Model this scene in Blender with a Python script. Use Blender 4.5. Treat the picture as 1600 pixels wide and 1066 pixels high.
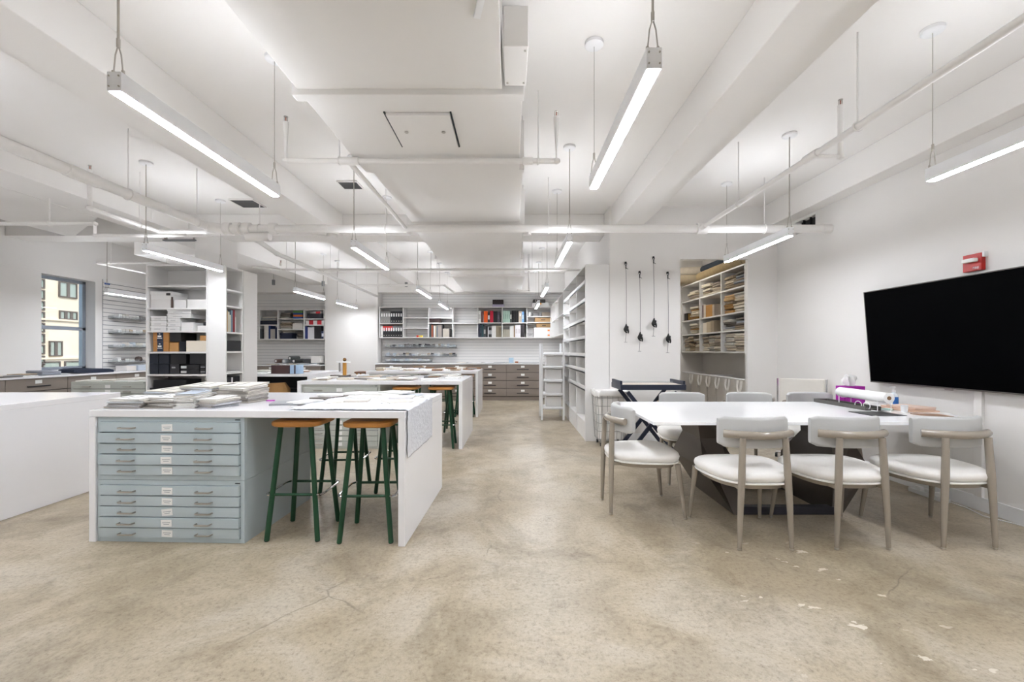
import bpy, bmesh, math, random
from mathutils import Vector, Matrix
R = random.Random(7)
PI = math.pi
for o in list(bpy.data.objects): bpy.data.objects.remove(o)
S = bpy.context.scene
C = S.collection

# ------------------------------------------------------------------ camera
cam_data = bpy.data.cameras.new('camera'); cam = bpy.data.objects.new('camera', cam_data); C.objects.link(cam)
cam.location = (0, 0, 1.25); cam.rotation_euler = (PI/2, 0, 0)
cam_data.sensor_width = 36; cam_data.lens = 36*680/1600
cam_data.shift_y = 15/1600; cam_data.clip_start = .05; cam_data.clip_end = 200
S.camera = cam
# ------------------------------------------------------------------ world and sun (seen only through the window)
w = bpy.data.worlds.new('sky'); S.world = w; w.use_nodes = True
nt = w.node_tree; bg = nt.nodes['Background']
sky = nt.nodes.new('ShaderNodeTexSky'); sky.sky_type = 'NISHITA'; sky.sun_elevation = math.radians(50); sky.sun_disc = False
sky.sun_rotation = math.radians(60)
nt.links.new(sky.outputs[0], bg.inputs[0]); bg.inputs[1].default_value = .16
sd = bpy.data.lights.new('sun', 'SUN'); sun = bpy.data.objects.new('sun', sd); C.objects.link(sun)
sd.energy = 1.5; sd.angle = .01; sd.color = (1, .93, .82)
sun.rotation_euler = (math.radians(38), 0, math.radians(62))
# ------------------------------------------------------------------ view
S.view_settings.view_transform = 'Standard'; S.view_settings.look = 'None'
S.view_settings.gamma = 1; S.view_settings.exposure = 1.24; S.view_settings.use_curve_mapping = False
DOWN_STRENGTH = 46.0      # lens of each linear lamp
UP_STRENGTH = 23.5         # uplight slot of each linear lamp

# ------------------------------------------------------------------ materials
MATS = {}
def srgb(c):
    if isinstance(c, str): c = tuple(int(c[i:i+2], 16) for i in (0, 2, 4))
    return tuple((v/255/12.92 if v/255 <= .04045 else ((v/255+.055)/1.055)**2.4) for v in c)
def mat(name, col, rough=.6, metal=0, var=.06, scale=8, bump=0, bscale=60, coat=0, trans=0, spec=.5):
    if name in MATS: return MATS[name]
    m = bpy.data.materials.new(name); m.use_nodes = True; n = m.node_tree.nodes; l = m.node_tree.links
    b = n['Principled BSDF']; c = srgb(col)
    b.inputs['Roughness'].default_value = rough; b.inputs['Metallic'].default_value = metal
    b.inputs['Coat Weight'].default_value = coat; b.inputs['Specular IOR Level'].default_value = spec
    b.inputs['Transmission Weight'].default_value = trans
    tc = n.new('ShaderNodeTexCoord'); nz = n.new('ShaderNodeTexNoise'); nz.inputs['Scale'].default_value = scale; nz.inputs['Detail'].default_value = 3
    l.new(tc.outputs['Object'], nz.inputs['Vector'])
    mx = n.new('ShaderNodeMix'); mx.data_type = 'RGBA'
    mx.inputs[6].default_value = (*[v*(1-var) for v in c], 1); mx.inputs[7].default_value = (*[min(1, v*(1+var)) for v in c], 1)
    l.new(nz.outputs['Fac'], mx.inputs[0]); l.new(mx.outputs[2], b.inputs['Base Color'])
    if bump:
        n2 = n.new('ShaderNodeTexNoise'); n2.inputs['Scale'].default_value = bscale; n2.inputs['Detail'].default_value = 4
        l.new(tc.outputs['Object'], n2.inputs['Vector'])
        bp = n.new('ShaderNodeBump'); bp.inputs['Strength'].default_value = bump; bp.inputs['Distance'].default_value = .01
        l.new(n2.outputs['Fac'], bp.inputs['Height']); l.new(bp.outputs[0], b.inputs['Normal'])
    MATS[name] = m; return m
def emis(name, col, st):
    if name in MATS: return MATS[name]
    m = bpy.data.materials.new(name); m.use_nodes = True; b = m.node_tree.nodes['Principled BSDF']
    b.inputs['Base Color'].default_value = (.9, .9, .9, 1); b.inputs['Emission Color'].default_value = (*col, 1); b.inputs['Emission Strength'].default_value = st
    MATS[name] = m; return m
def concrete():
    m = bpy.data.materials.new('polished_concrete'); m.use_nodes = True; n = m.node_tree.nodes; l = m.node_tree.links
    b = n['Principled BSDF']; tc = n.new('ShaderNodeTexCoord'); V = tc.outputs['Object']
    def noise(s, d=5, r=.55, dist=0, sy=1):
        mp = n.new('ShaderNodeMapping'); mp.inputs['Scale'].default_value = (1, sy, 1); l.new(V, mp.inputs[0])
        q = n.new('ShaderNodeTexNoise'); q.inputs['Scale'].default_value = s; q.inputs['Detail'].default_value = d
        q.inputs['Roughness'].default_value = r; q.inputs['Distortion'].default_value = dist; l.new(mp.outputs[0], q.inputs['Vector']); return q.outputs['Fac']
    def ramp(f, stops):
        q = n.new('ShaderNodeValToRGB'); e = q.color_ramp.elements
        while len(e) < len(stops): e.new(.5)
        for k, (p, c) in enumerate(stops): e[k].position = p; e[k].color = (*c, 1) if len(c) == 3 else c
        l.new(f, q.inputs[0]); return q.outputs[0]
    def mixc(f, a, c, mode='MIX'):
        q = n.new('ShaderNodeMix'); q.data_type = 'RGBA'; q.blend_type = mode
        if isinstance(f, float): q.inputs[0].default_value = f
        else: l.new(f, q.inputs[0])
        for i, v in ((6, a), (7, c)):
            if isinstance(v, tuple): q.inputs[i].default_value = (*v, 1)
            else: l.new(v, q.inputs[i])
        return q.outputs[2]
    g0, g1 = (0, 0, 0), (1, 1, 1)
    base = ramp(noise(.55, 3, .5, .4), [(.33, srgb('AC9F86')), (.5, srgb('BEB099')), (.66, srgb('BDB6A8'))])
    patch = ramp(noise(1.5, 6, .62, .8), [(.40, srgb('94866E')), (.5, srgb('B0A48E')), (.62, srgb('C6BEAF'))])
    c = mixc(.5, base, patch)
    st = ramp(noise(1.3, 9, .72, .5, .8), [(.50, g0), (.66, g1)])
    sm = n.new('ShaderNodeMath'); sm.operation = 'MULTIPLY'; sm.inputs[1].default_value = .6; l.new(st, sm.inputs[0])
    c = mixc(sm.outputs[0], c, srgb('7E725E'))
    sp = ramp(noise(45, 8, .85), [(.38, (.50, .46, .42)), (.47, (.92, .91, .90)), (.55, g1), (.66, (1.2, 1.2, 1.2))]); c = mixc(.8, c, sp, 'MULTIPLY')
    sg = ramp(noise(7, 8, .8, .6), [(.34, (.66, .62, .57)), (.48, g1), (.7, (1.08, 1.08, 1.08))]); c = mixc(.6, c, sg, 'MULTIPLY')
    # hairline cracks
    dn = n.new('ShaderNodeTexNoise'); dn.inputs['Scale'].default_value = 2.5; dn.inputs['Detail'].default_value = 6; l.new(V, dn.inputs['Vector'])
    va = n.new('ShaderNodeMix'); va.data_type = 'RGBA'; va.inputs[0].default_value = .12; l.new(V, va.inputs[6]); l.new(dn.outputs['Color'], va.inputs[7])
    vo = n.new('ShaderNodeTexVoronoi'); vo.feature = 'DISTANCE_TO_EDGE'; vo.inputs['Scale'].default_value = .75; l.new(va.outputs[2], vo.inputs['Vector'])
    cr = ramp(vo.outputs['Distance'], [(0, g1), (.0035, g0)])
    ms = ramp(noise(1.7, 3), [(.52, g0), (.6, g1)])
    mm = n.new('ShaderNodeMath'); mm.operation = 'MULTIPLY'; l.new(cr, mm.inputs[0]); l.new(ms, mm.inputs[1])
    m2 = n.new('ShaderNodeMath'); m2.operation = 'MULTIPLY'; m2.inputs[1].default_value = .55; l.new(mm.outputs[0], m2.inputs[0])
    c = mixc(m2.outputs[0], c, srgb('5E5446'))
    # pale worn flakes in a band beside the table
    sx = n.new('ShaderNodeSeparateXYZ'); l.new(V, sx.inputs[0])
    def band(o, a, bb, soft):
        q = n.new('ShaderNodeMapRange'); q.interpolation_type = 'SMOOTHSTEP'; q.inputs[1].default_value = a-soft; q.inputs[2].default_value = a; l.new(o, q.inputs[0])
        q2 = n.new('ShaderNodeMapRange'); q2.interpolation_type = 'SMOOTHSTEP'; q2.inputs[1].default_value = bb; q2.inputs[2].default_value = bb+soft; q2.inputs[3].default_value = 1; q2.inputs[4].default_value = 0; l.new(o, q2.inputs[0])
        q3 = n.new('ShaderNodeMath'); q3.operation = 'MULTIPLY'; l.new(q.outputs[0], q3.inputs[0]); l.new(q2.outputs[0], q3.inputs[1]); return q3.outputs[0]
    bx, by = band(sx.outputs[0], 1.25, 1.85, .25), band(sx.outputs[1], 1.75, 2.65, .3)
    q = n.new('ShaderNodeMath'); q.operation = 'MULTIPLY'; l.new(bx, q.inputs[0]); l.new(by, q.inputs[1])
    fl = ramp(noise(6.5, 5, .55, .15, 1.5), [(.645, g0), (.66, g1)])
    q2 = n.new('ShaderNodeMath'); q2.operation = 'MULTIPLY'; l.new(q.outputs[0], q2.inputs[0]); l.new(fl, q2.inputs[1])
    q3 = n.new('ShaderNodeMath'); q3.operation = 'MULTIPLY'; l.new(q2.outputs[0], q3.inputs[0]); q3.inputs[1].default_value = .65
    c = mixc(q3.outputs[0], c, srgb('EFE8DC'))
    l.new(c, b.inputs['Base Color'])
    rr = n.new('ShaderNodeMapRange'); rr.inputs[3].default_value = .26; rr.inputs[4].default_value = .55; l.new(noise(3, 5), rr.inputs[0]); l.new(rr.outputs[0], b.inputs['Roughness'])
    bp = n.new('ShaderNodeBump'); bp.inputs['Strength'].default_value = .12; bp.inputs['Distance'].default_value = .004; l.new(noise(60, 4), bp.inputs['Height']); l.new(bp.outputs[0], b.inputs['Normal'])
    return m
M_WALL = mat('painted_wall', 'E6E3DF', .75, var=.012, scale=1.5, bump=.03, bscale=90)
M_CEIL = mat('painted_ceiling', 'EBE8E4', .8, var=.015, scale=1.2, bump=.05, bscale=30)
M_DUCT = mat('painted_duct', 'E4E1DD', .55, var=.015, scale=2, bump=.04, bscale=6)
M_PIPE = mat('painted_pipe', 'E8E5E1', .45, var=.02)
M_QUARTZ = mat('white_quartz', 'F0EFF0', .22, var=.01, scale=5, coat=.1)
M_LAM = mat('white_laminate', 'E9E7E4', .4, var=.012, scale=3)
M_MEL = mat('white_melamine', 'E4E2DF', .45, var=.012, scale=3)
M_FILE = mat('sage_enamel', 'B8C4C8', .38, var=.02, scale=3)
M_FILE2 = mat('pale_grey_enamel', 'BFC2BB', .4, var=.02, scale=3)
M_GAP = mat('dark_gap', '2E3436', .8)
M_STEEL = mat('brushed_steel', 'B9B4AC', .3, metal=1, var=.05)
M_CHROME = mat('chrome', 'D8D8DA', .12, metal=1)
M_ALU = mat('grey_aluminium', '9AA2AC', .4, metal=.6)
M_WHITE = mat('white_plastic', 'EEEEEE', .4)
M_PAPER = mat('white_paper', 'F0EFEC', .7, var=.02)
M_TAUPE = mat('taupe_laminate', '8C8178', .5, var=.05, scale=4)
M_TAUPE2 = mat('taupe_carcass', '4E4740', .55, var=.05, scale=4)
M_BLACK = mat('black_satin', '1B1B1D', .4, var=.1)
M_DGREEN = mat('green_powdercoat', '124228', .38, var=.05)
M_OAK = mat('honey_oak', 'C88A45', .4, var=.14, scale=10)
M_SEATFAB = mat('ivory_fabric', 'F4F1EC', .9, var=.03, scale=30, bump=.15, bscale=300)
M_BACKLE = mat('pale_grey_leather', 'BCBCBA', .45, var=.02, bump=.05, bscale=120)
M_TAUPEW = mat('taupe_lacquer', '9C9285', .2, var=.05, scale=12, coat=.2)
M_BRONZE = mat('dark_bronze', '4F4740', .35, metal=.3, var=.08, scale=5)
M_NAVY = mat('navy_lacquer', '22283A', .4, var=.05)
M_GLASS = mat('window_glass', 'FFFFFF', .0, trans=1)
M_CLEAR = mat('clear_acrylic', 'F4F8FA', .05, var=.0, trans=.85)
FL = concrete()
# ------------------------------------------------------------------ mesh helpers
class MB:
    def __init__(s): s.bm = bmesh.new(); s.mi = 0
    def face(s, vs):
        try:
            f = s.bm.faces.new(vs); f.material_index = s.mi; return f
        except ValueError: return None
    def box(s, x0, x1, y0, y1, z0, z1, M=None):
        v = [Vector((x, y, z)) for x in (x0, x1) for y in (y0, y1) for z in (z0, z1)]
        if M: v = [M @ p for p in v]
        v = [s.bm.verts.new(p) for p in v]
        for q in ((0,1,3,2),(4,6,7,5),(0,4,5,1),(2,3,7,6),(0,2,6,4),(1,5,7,3)): s.face([v[i] for i in q])
        return s
    def rings(s, rings, cap=True, close=False):
        rv = [[s.bm.verts.new(p) for p in r] for r in rings]; k = len(rv[0])
        for a, b in list(zip(rv, rv[1:])) + ([(rv[-1], rv[0])] if close else []):
            for i in range(k): s.face([a[i], a[(i+1) % k], b[(i+1) % k], b[i]])
        if cap and not close: s.face(rv[0][::-1]); s.face(rv[-1])
        return s
    def cyl(s, p0, p1, r, r2=None, n=12):
        return s.tube([p0, p1], [r, r if r2 is None else r2], n)
    def tube(s, pts, r, n=8, closed=False):
        pts = [Vector(p) for p in pts]; k = len(pts); rs = r if isinstance(r, (list, tuple)) else [r]*k
        rings = []; up = None
        for i, p in enumerate(pts):
            a = pts[(i-1) % k] if (i or closed) else p; b = pts[(i+1) % k] if (i < k-1 or closed) else p
            t = (b-a).normalized()
            if up is None: up = Vector((0, 0, 1)) if abs(t.z) < .9 else Vector((0, 1, 0))
            u = (up - t*up.dot(t))
            if u.length < 1e-4: u = t.orthogonal()
            u.normalize(); v = t.cross(u); up = u
            rings.append([p + (u*math.cos(2*PI*j/n) + v*math.sin(2*PI*j/n))*rs[i] for j in range(n)])
        return s.rings(rings, close=closed)
    def lathe(s, prof, c=(0, 0, 0), n=20):
        c = Vector(c)
        return s.rings([[c + Vector((r*math.cos(2*PI*j/n), r*math.sin(2*PI*j/n), z)) for j in range(n)] for r, z in prof])
    def prism(s, poly, z0, z1):
        return s.rings([[Vector((x, y, z)) for x, y in poly] for z in (z0, z1)])
    def prismY(s, poly, y0, y1):
        return s.rings([[Vector((x, y, z)) for x, z in poly] for y in (y0, y1)])
    def build(s, name, m, parent=None, loc=None, rz=0, bevel=0, smooth=False, seg=2):
        bmesh.ops.recalc_face_normals(s.bm, faces=s.bm.faces)
        me = bpy.data.meshes.new(name); s.bm.to_mesh(me); s.bm.free()
        for q in (m if isinstance(m, (list, tuple)) else [m]): me.materials.append(q)
        if smooth:
            for p in me.polygons: p.use_smooth = True
            me.set_sharp_from_angle(angle=math.radians(40))
        o = bpy.data.objects.new(name, me); C.objects.link(o); o.parent = parent
        if loc is not None: o.location = loc
        if rz: o.rotation_euler.z = rz
        if bevel:
            b = o.modifiers.new('bevel', 'BEVEL'); b.width = bevel; b.segments = seg; b.limit_method = 'ANGLE'
        return o
def tag(o, label, cat, group=None, kind=None):
    o['label'] = label; o['category'] = cat
    if group: o['group'] = group
    if kind: o['kind'] = kind
    return o
def thing(name, label, cat, loc=(0, 0, 0), rz=0, group=None):
    o = bpy.data.objects.new(name, None); C.objects.link(o); o.location = loc; o.rotation_euler.z = rz
    o.empty_display_size = .1
    return tag(o, label, cat, group)
def struct(name, o_or_mb, m=None, bevel=0):
    o = o_or_mb.build(name, m, bevel=bevel); o['kind'] = 'structure'; return o
def dup(root, loc, rz=0, label=None, group=None, scale=None):
    def cp(o, par):
        c = o.copy(); C.objects.link(c); c.parent = par
        for ch in kids.get(o, []): cp(ch, c)
        return c
    kids = {}
    def walk(o):
        for ch in o.children: kids.setdefault(o, []).append(ch); walk(ch)
    walk(root)
    r = cp(root, None); r.location = loc; r.rotation_euler.z = rz
    if label: r['label'] = label
    if group: r['group'] = group
    if scale: r.scale = scale
    return r
def textmesh(s, size, name, m, parent, loc, rot):
    cu = bpy.data.curves.new(name, 'FONT'); cu.body = s; cu.size = size; cu.extrude = .0006; cu.align_x = 'CENTER'; cu.align_y = 'CENTER'
    t = bpy.data.objects.new(name, cu); C.objects.link(t); dg = bpy.context.evaluated_depsgraph_get()
    me = bpy.data.meshes.new_from_object(t.evaluated_get(dg)); bpy.data.objects.remove(t)
    me.materials.clear(); me.materials.append(m)
    o = bpy.data.objects.new(name, me); C.objects.link(o); o.parent = parent; o.location = loc; o.rotation_euler = rot; return o
ORD = ['first', 'second', 'third', 'fourth', 'fifth', 'sixth', 'seventh', 'eighth', 'ninth', 'tenth', 'eleventh', 'twelfth', 'thirteenth', 'fourteenth', 'fifteenth', 'sixteenth']
def nth(i, k, a='leftmost', b='rightmost'):
    return a if i == 0 else (b if i == k-1 else ORD[i] + ' from ' + {'leftmost': 'left', 'topmost': 'top', 'lowest': 'bottom'}[a])

# ================================================================== SETTING
H = 3.24; BB = 2.93; XR = 3.66; XL = -7.4; YB = 11.5; YF = -3.6
struct('floor', MB().box(XL-.3, XR+.2, YF-.1, YB+.1, -.1, 0), FL)
struct('ceiling', MB().box(XL-.3, XR+.2, YF-.1, YB+.1, H, H+.15), M_CEIL)
# right wall with the black service opening under the beam
b = MB(); V0, V1, VZ0, VZ1 = 5.25, 5.62, 2.74, 2.90
b.box(XR, XR+.2, YF, V0, 0, H); b.box(XR, XR+.2, V1, 8.5, 0, H); b.box(XR, XR+.2, V0, V1, 0, VZ0); b.box(XR, XR+.2, V0, V1, VZ1, H)
struct('wall_right', b, M_WALL)
v = thing('wall_vent', 'black open vent high on the right wall under the beam', 'vent', (XR+.02, (V0+V1)/2, VZ0))
MB().box(.06, .1, -.185, .185, 0, .16).build('recess', M_BLACK, v)
b = MB()
for k in range(3): b.box(0, .03, -.185+.125*k, -.177+.125*k, .0, .16)
b.build('grille_bar', M_BLACK, v)
# left wall with window
W0, W1, WZ0, WZ1 = 6.83, 7.73, .93, 2.47
b = MB(); b.box(XL-.3, XL, YF, W0, 0, H); b.box(XL-.3, XL, W1, YB, 0, H); b.box(XL-.3, XL, W0, W1, 0, WZ0); b.box(XL-.3, XL, W0, W1, WZ1, H)
struct('wall_left', b, M_WALL)
struct('trim_1', MB().box(XL, XL+.05, 3.5, 6.80, .88, 2.5), M_WALL, .004)
struct('wall_back', MB().box(XL-.3, XR+.2, YB, YB+.15, 0, H), M_WALL)
struct('wall_front', MB().box(XL-.3, XR+.2, YF-.15, YF, 0, H), M_WALL)
struct('wall_partition', MB().box(1.345, 2.32, 6.0, YB, 0, H), M_WALL)
b = MB(); b.box(3.25, XR, 6.0, 6.06, 0, 2.51); b.box(2.32, XR, 6.0, 6.06, 2.51, H)
struct('wall_closet_front', b, M_WALL)
struct('wall_closet_back', MB().box(2.32, XR, 8.36, 8.45, 0, H), M_WALL)
struct('wall_pier', MB().box(-4.78, -3.43, 11.12, YB, 0, H), M_WALL)
struct('wall_column', MB().box(-4.66, -4.29, 6.40, 6.8, 0, H), M_WALL)
struct('trim_20', MB().box(-4.28, -3.945, 6.40, 6.74, 0, 2.43), M_WALL)
struct('baseboard_right', MB().box(XR-.015, XR, YF, 5.99, 0, .11), M_WHITE, .003)
struct('baseboard_partition', MB().box(1.345, 2.30, 5.985, 6.0, 0, .11), M_WHITE, .003)
n = 2
for (x0, x1, y0, y1, zb) in ((1.38, 1.76, YF, 6.0, BB), (-2.87, -2.47, YF, YB, BB), (-5.24, -4.72, YF, YB, BB), (3.47, XR, YF, 6.0, BB),
                             (XL, 1.345, 6.35, 6.72, BB), (XL, 1.345, 11.15, YB, 2.74)):
    z1 = H; struct('trim_%d' % n, MB().box(x0, x1, y0, y1, zb-(.0 if n != 6 else .003), z1), M_CEIL, .006); n += 1
struct('trim_%d' % n, MB().prism([(-5.24, 2.6), (-5.24, 5.5), (-6.5, 6.45), (-6.65, 2.6)], BB-.002, H), M_CEIL); n += 1
struct('trim_%d' % n, MB().prism([(-5.24, 7.6), (-5.24, 8.6), (-5.9, 9.2), (-6.6, 9.2), (-6.6, 7.6)], BB-.002, H), M_CEIL); n += 1
# window
b = MB(); xx = XL-.2
for (y0, y1, z0, z1) in ((W0, W1, WZ0, WZ0+.05), (W0, W1, WZ1-.05, WZ1), (W0, W0+.045, WZ0, WZ1), (W1-.06, W1, WZ0, WZ1), (W0, W1, 1.60, 1.66)):
    b.box(xx-.03, xx+.03, y0, y1, z0, z1)
wf = b.build('window_1', M_ALU, bevel=.004); wf['kind'] = 'structure'
MB().box(xx-.004, xx+.004, W0+.04, W1-.05, WZ0+.04, WZ1-.04).build('pane', M_GLASS, wf)
# facade across the street
M_FAC = mat('cream_stucco', 'E9DAC0', .85, var=.05, scale=1.5); M_BRK = mat('tan_brick', 'CDB58E', .85, var=.1, scale=3); M_WDK = mat('bronze_sash', '5B5148', .6); M_WGL = mat('facade_glass', '9AA79C', .25)
fb = thing('apartment_building', 'cream stucco building with dark sash windows seen through the window', 'building', (-45, 43, -12))
b = MB(); b.box(-6, 0, -14, 3.7, 0, 32)
b.build('facade', M_FAC, fb)
for z in (16.2, 12.4): MB().box(0, .14, -14, 3, z, z+.18).build('ledge', M_FAC, fb)
def fwin(y0, y1, z0, z1, n_=2):
    y0 -= 43; y1 -= 43; z0 += 12; z1 += 12; b = MB(); e = .12
    b.box(.0, .12, y0, y1, z0, z0+e); b.box(.0, .12, y0, y1, z1-e, z1)
    for k in range(n_+1): q = y0+(y1-y0-e)*k/n_; b.box(.0, .12, q-(.08 if 0 < k < n_ else 0), q+e+(.08 if 0 < k < n_ else 0), z0+e, z1-e)
    f = b.build('window', M_WDK, fb)
    MB().box(.0, .05, y0+.02, y1-.02, z0+.02, z1-.02).build('pane', M_WGL, f)
for dz in (0, 3.6, 7.2): fwin(43.15, 44.97, 6.59+dz, 8.17+dz)
fwin(43.2, 45.0, 4.36, 5.26, 3); fwin(42.25, 43.5, .68, 2.2); fwin(45.4, 46.0, .68, 2.2, 1); fwin(38.6, 40.4, 6.59, 8.17)
fwin(41.6, 43.3, -1.0, .2, 1); fwin(43.7, 45.3, -1.0, .2, 1)
for k in range(12): fwin(41.35, 41.85, -1.2+k*1.05, -.3+k*1.05, 1)
b = MB()
for k in range(76): b.box(0, .12+.08*(k % 2), 2.9, 3.7, .1+k*.42, .1+k*.42+.34)
b.build('quoin_pier', M_BRK, fb)

# ------------------------------------------------------------------ duct
d = thing('air_duct', 'wide white painted air duct running down the ceiling centre', 'duct', (-.55, 0, 2.75))
secs = [(-3.5, 2.50, -1.235, -.055, .0), (2.53, 3.62, -1.225, .06, -.01), (3.62, 5.15, -1.185, .09, .015), (5.15, 7.1, -1.20, .14, -.01), (7.1, 8.7, -1.215, .17, .015), (8.7, 11.0, -1.22, .24, 0)]
for (y0, y1, x0, x1, dz) in secs:
    MB().box(x0+.55, x1+.55, y0, y1, dz, .46).build('duct_section', M_DUCT, d, bevel=.006)
for (y0, y1, x0, x1, dz) in secs[1:]:
    MB().box(x0+.51, x1+.56, y0-.035, y0+.035, dz-.022, .40).build('flange', M_DUCT, d, bevel=.004)
h = MB().box(-.24, .16, 2.72, 3.16, -.028, -.012).build('access_hatch', M_DUCT, d, bevel=.002)
MB().box(-.252, -.242, 2.71, 3.17, -.018, -.008).build('hatch_seam', M_GAP, h); MB().box(.162, .172, 2.71, 3.17, -.018, -.008).build('hatch_seam', M_GAP, h)
for x in (-.16, .09): MB().cyl((x, 2.93, -.033), (x, 2.93, -.028), .013).build('latch', M_STEEL, h)
j = thing('junction_box', 'white metal box with flaky paint beside the duct', 'junction box', (.02, 2.3, 2.74))
MB().box(-.062, .06, -.17, .15, 0, .2).build('housing', M_DUCT, j, bevel=.004)
b = MB()
for (x, y) in ((.045, -.14), (.045, .12), (-.045, .12)): b.cyl((x, y, -.004), (x, y, 0), .006, n=8)
b.build('screw', M_STEEL, j)
tag(MB().box(-.015, .015, -.07, .07, 0, .012).build('sensor_strip', M_WHITE, None, (-.14, 1.88, 2.736), .25), 'small white perforated strip under the duct near its right edge', 'sensor')
for (x, y, s_, lb) in ((-1.93, 5.2, .11, 'square black ceiling vent nearest the air duct'), (-3.55, 5.85, .15, 'square black ceiling vent above the thick pipe joint')):
    q = thing('ceiling_vent', lb, 'vent', (x, y, H-.03), 0, 'black ceiling vents')
    MB().box(-s_, s_, -s_, s_, .012, .03).build('opening', M_BLACK, q)
    b = MB()
    for k in (-1, 1): b.box(-s_-.01, s_+.01, k*(s_+.005)-.005, k*(s_+.005)+.005, .008, .03); b.box(k*(s_+.005)-.005, k*(s_+.005)+.005, -s_, s_, .008, .03)
    b.build('frame', M_CEIL, q)

# ------------------------------------------------------------------ pipes
def head(b1, b2, x, y, z):   # sprinkler head upright at top of a riser
    b1.cyl((x, y, z-.05), (x, y, z), .02, n=10)
    b2.cyl((x, y, z), (x, y, z+.035), .004, n=8); b2.mi = 1; b2.cyl((x, y, z+.038), (x, y, z+.041), .016, n=10); b2.cyl((x-.012, y, z), (x-.012, y, z+.04), .003, n=6); b2.cyl((x+.012, y, z), (x+.012, y, z+.04), .003, n=6)
M_BRASS = mat('red_brass_head', '9A5A48', .4, metal=.5)
def pipe(label, paths, heads=(), hangers=(), fits=(), base=(0, 0, 0), name='sprinkler_pipe'):
    t = thing(name, label, 'pipe', base, 0, 'overhead pipes'); B = Vector(base)
    for (pts, r) in paths:
        b = MB(); P = [Vector(p)-B for p in pts]
        b.tube(P, r, 14)
        for p in P[1:-1]:
            for k in range(1): b.lathe([(0.001, -r*1.25), (r*1.25, -r*.6), (r*1.35, 0), (r*1.25, r*.6), (0.001, r*1.25)], p, 12)
        b.build('pipe_run', M_PIPE, t, smooth=True)
    if fits:
        for (p, q, r) in fits: MB().cyl(Vector(p)-B, Vector(q)-B, r, n=14).build('fitting', M_PIPE, t, smooth=True, bevel=.004)
    if heads:
        for (x, y, z) in heads:
            b1, b2 = MB(), MB(); head(b1, b2, x-B.x, y-B.y, z-B.z)
            q = b1.build('head_socket', M_PIPE, t); b2.build('sprinkler_head', [M_BRASS, M_STEEL], q)
    for (x, y, z, r) in hangers:
        b = MB(); b.cyl(Vector((x, y, z+r))-B, Vector((x, y, H))-B, .005, n=6)
        ax = 'x'
        b.tube([Vector((x, y, z))-B + Vector((0, 0, 0)) + Vector((0, math.cos(a)*(r+.006), math.sin(a)*(r+.006))) if hangers_axis == 'x' else Vector((x, y, z))-B + Vector((math.cos(a)*(r+.006), 0, math.sin(a)*(r+.006))) for a in [2*PI*k/14 for k in range(14)]], .006, 6, closed=True)
        b.build('hanger', M_PIPE, t)
    return t
hangers_axis = 'x'
PZ = 2.65
pipe('thick white pipe crossing the whole room under the beams', [([(XR-.02, 5.0, PZ), (-3.25, 5.0, PZ)], .046)], base=(.2, 5.0, PZ), name='main_pipe',
     hangers=[(2.9, 5, PZ, .046), (.42, 5, PZ, .046), (-1.45, 5, PZ, .046), (-2.9, 5, PZ, .046)],
     fits=[((2.12, 5, PZ), (2.24, 5, PZ), .062), ((-3.0, 5, PZ), (-3.08, 5, PZ), .07), ((-3.12, 5, PZ), (-3.18, 5, PZ), .075), ((-3.22, 5, PZ), (-3.3, 5, PZ), .07), ((-2.7, 5, PZ), (-2.78, 5, PZ), .065), ((.2, 5, PZ-.07), (.2, 5, PZ+.03), .02), ((-1.19, 5, PZ-.07), (-1.19, 5, PZ+.03), .025),
           ((-2.78, 5, PZ-.09), (-3.05, 5, PZ-.09), .05), ((XR-.1, 5, PZ), (XR-.001, 5, PZ), .052)])
hangers_axis = 'y'
pipe('thick white pipe running lengthwise down the left bay', [([(-3.44, YF+.02, PZ), (-3.44, 4.92, PZ)], .042)], base=(-3.44, 1, PZ), name='main_pipe',
     hangers=[(-3.44, 3.9, PZ, .042), (-3.44, 4.75, PZ, .042)], fits=[((-3.44, 3.35, PZ), (-3.44, 3.62, PZ), .05), ((-3.44, 4.9, PZ), (-3.3, 5.02, PZ), .055)])
pipe('thin white pipe running lengthwise to the rear left shelving', [([(-3.05, 5.1, PZ-.06), (-3.35, 6.2, PZ-.02), (-3.42, 11.0, PZ-.02)], .03)], base=(-3.4, 8, PZ),
     hangers=[(-3.42, 8.2, PZ-.02, .03), (-3.42, 10.2, PZ-.02, .03)], heads=[])
pipe('white branch pipe with riser left of the thick lengthwise pipe', [([(-4.15, 4.28, 3.0), (-4.15, 4.28, PZ), (-4.15, 5.12, PZ), (-3.35, 5.12, PZ)], .024)], heads=[(-4.15, 4.28, 3.03)],
     base=(-4.15, 4.6, PZ), hangers=[(-4.15, 4.85, PZ, .024)])
hangers_axis = 'x'
pipe('thin white crossing pipe with a drop elbow at far left', [([(XL+.05, 4.8, PZ), (-4.6, 4.8, PZ), (-4.6, 4.8, PZ-.13), (-3.6, 4.8, PZ-.13), (-3.6, 5.1, PZ-.05)], .02)], base=(-5.5, 4.8, PZ),
     hangers=[(-5.1, 4.8, PZ, .02), (-6.6, 4.8, PZ, .02)])
hangers_axis = 'y'
pipe('slim white pipe running lengthwise above the meeting table', [([(2.16, YF+.02, PZ), (2.16, 4.95, PZ)], .022), ([(2.16, 3.14, PZ), (2.37, 3.14, PZ), (2.37, 3.14, 3.0)], .019)], heads=[(2.37, 3.14, 3.02)], base=(2.16, 2, PZ),
     hangers=[(2.16, 2.72, PZ, .022), (2.16, 4.15, PZ, .022)], fits=[((2.16, 3.07, PZ), (2.16, 3.21, PZ), .03), ((2.16, 4.85, PZ), (2.16, 5, PZ), .03)])
hangers_axis = 'x'
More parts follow.
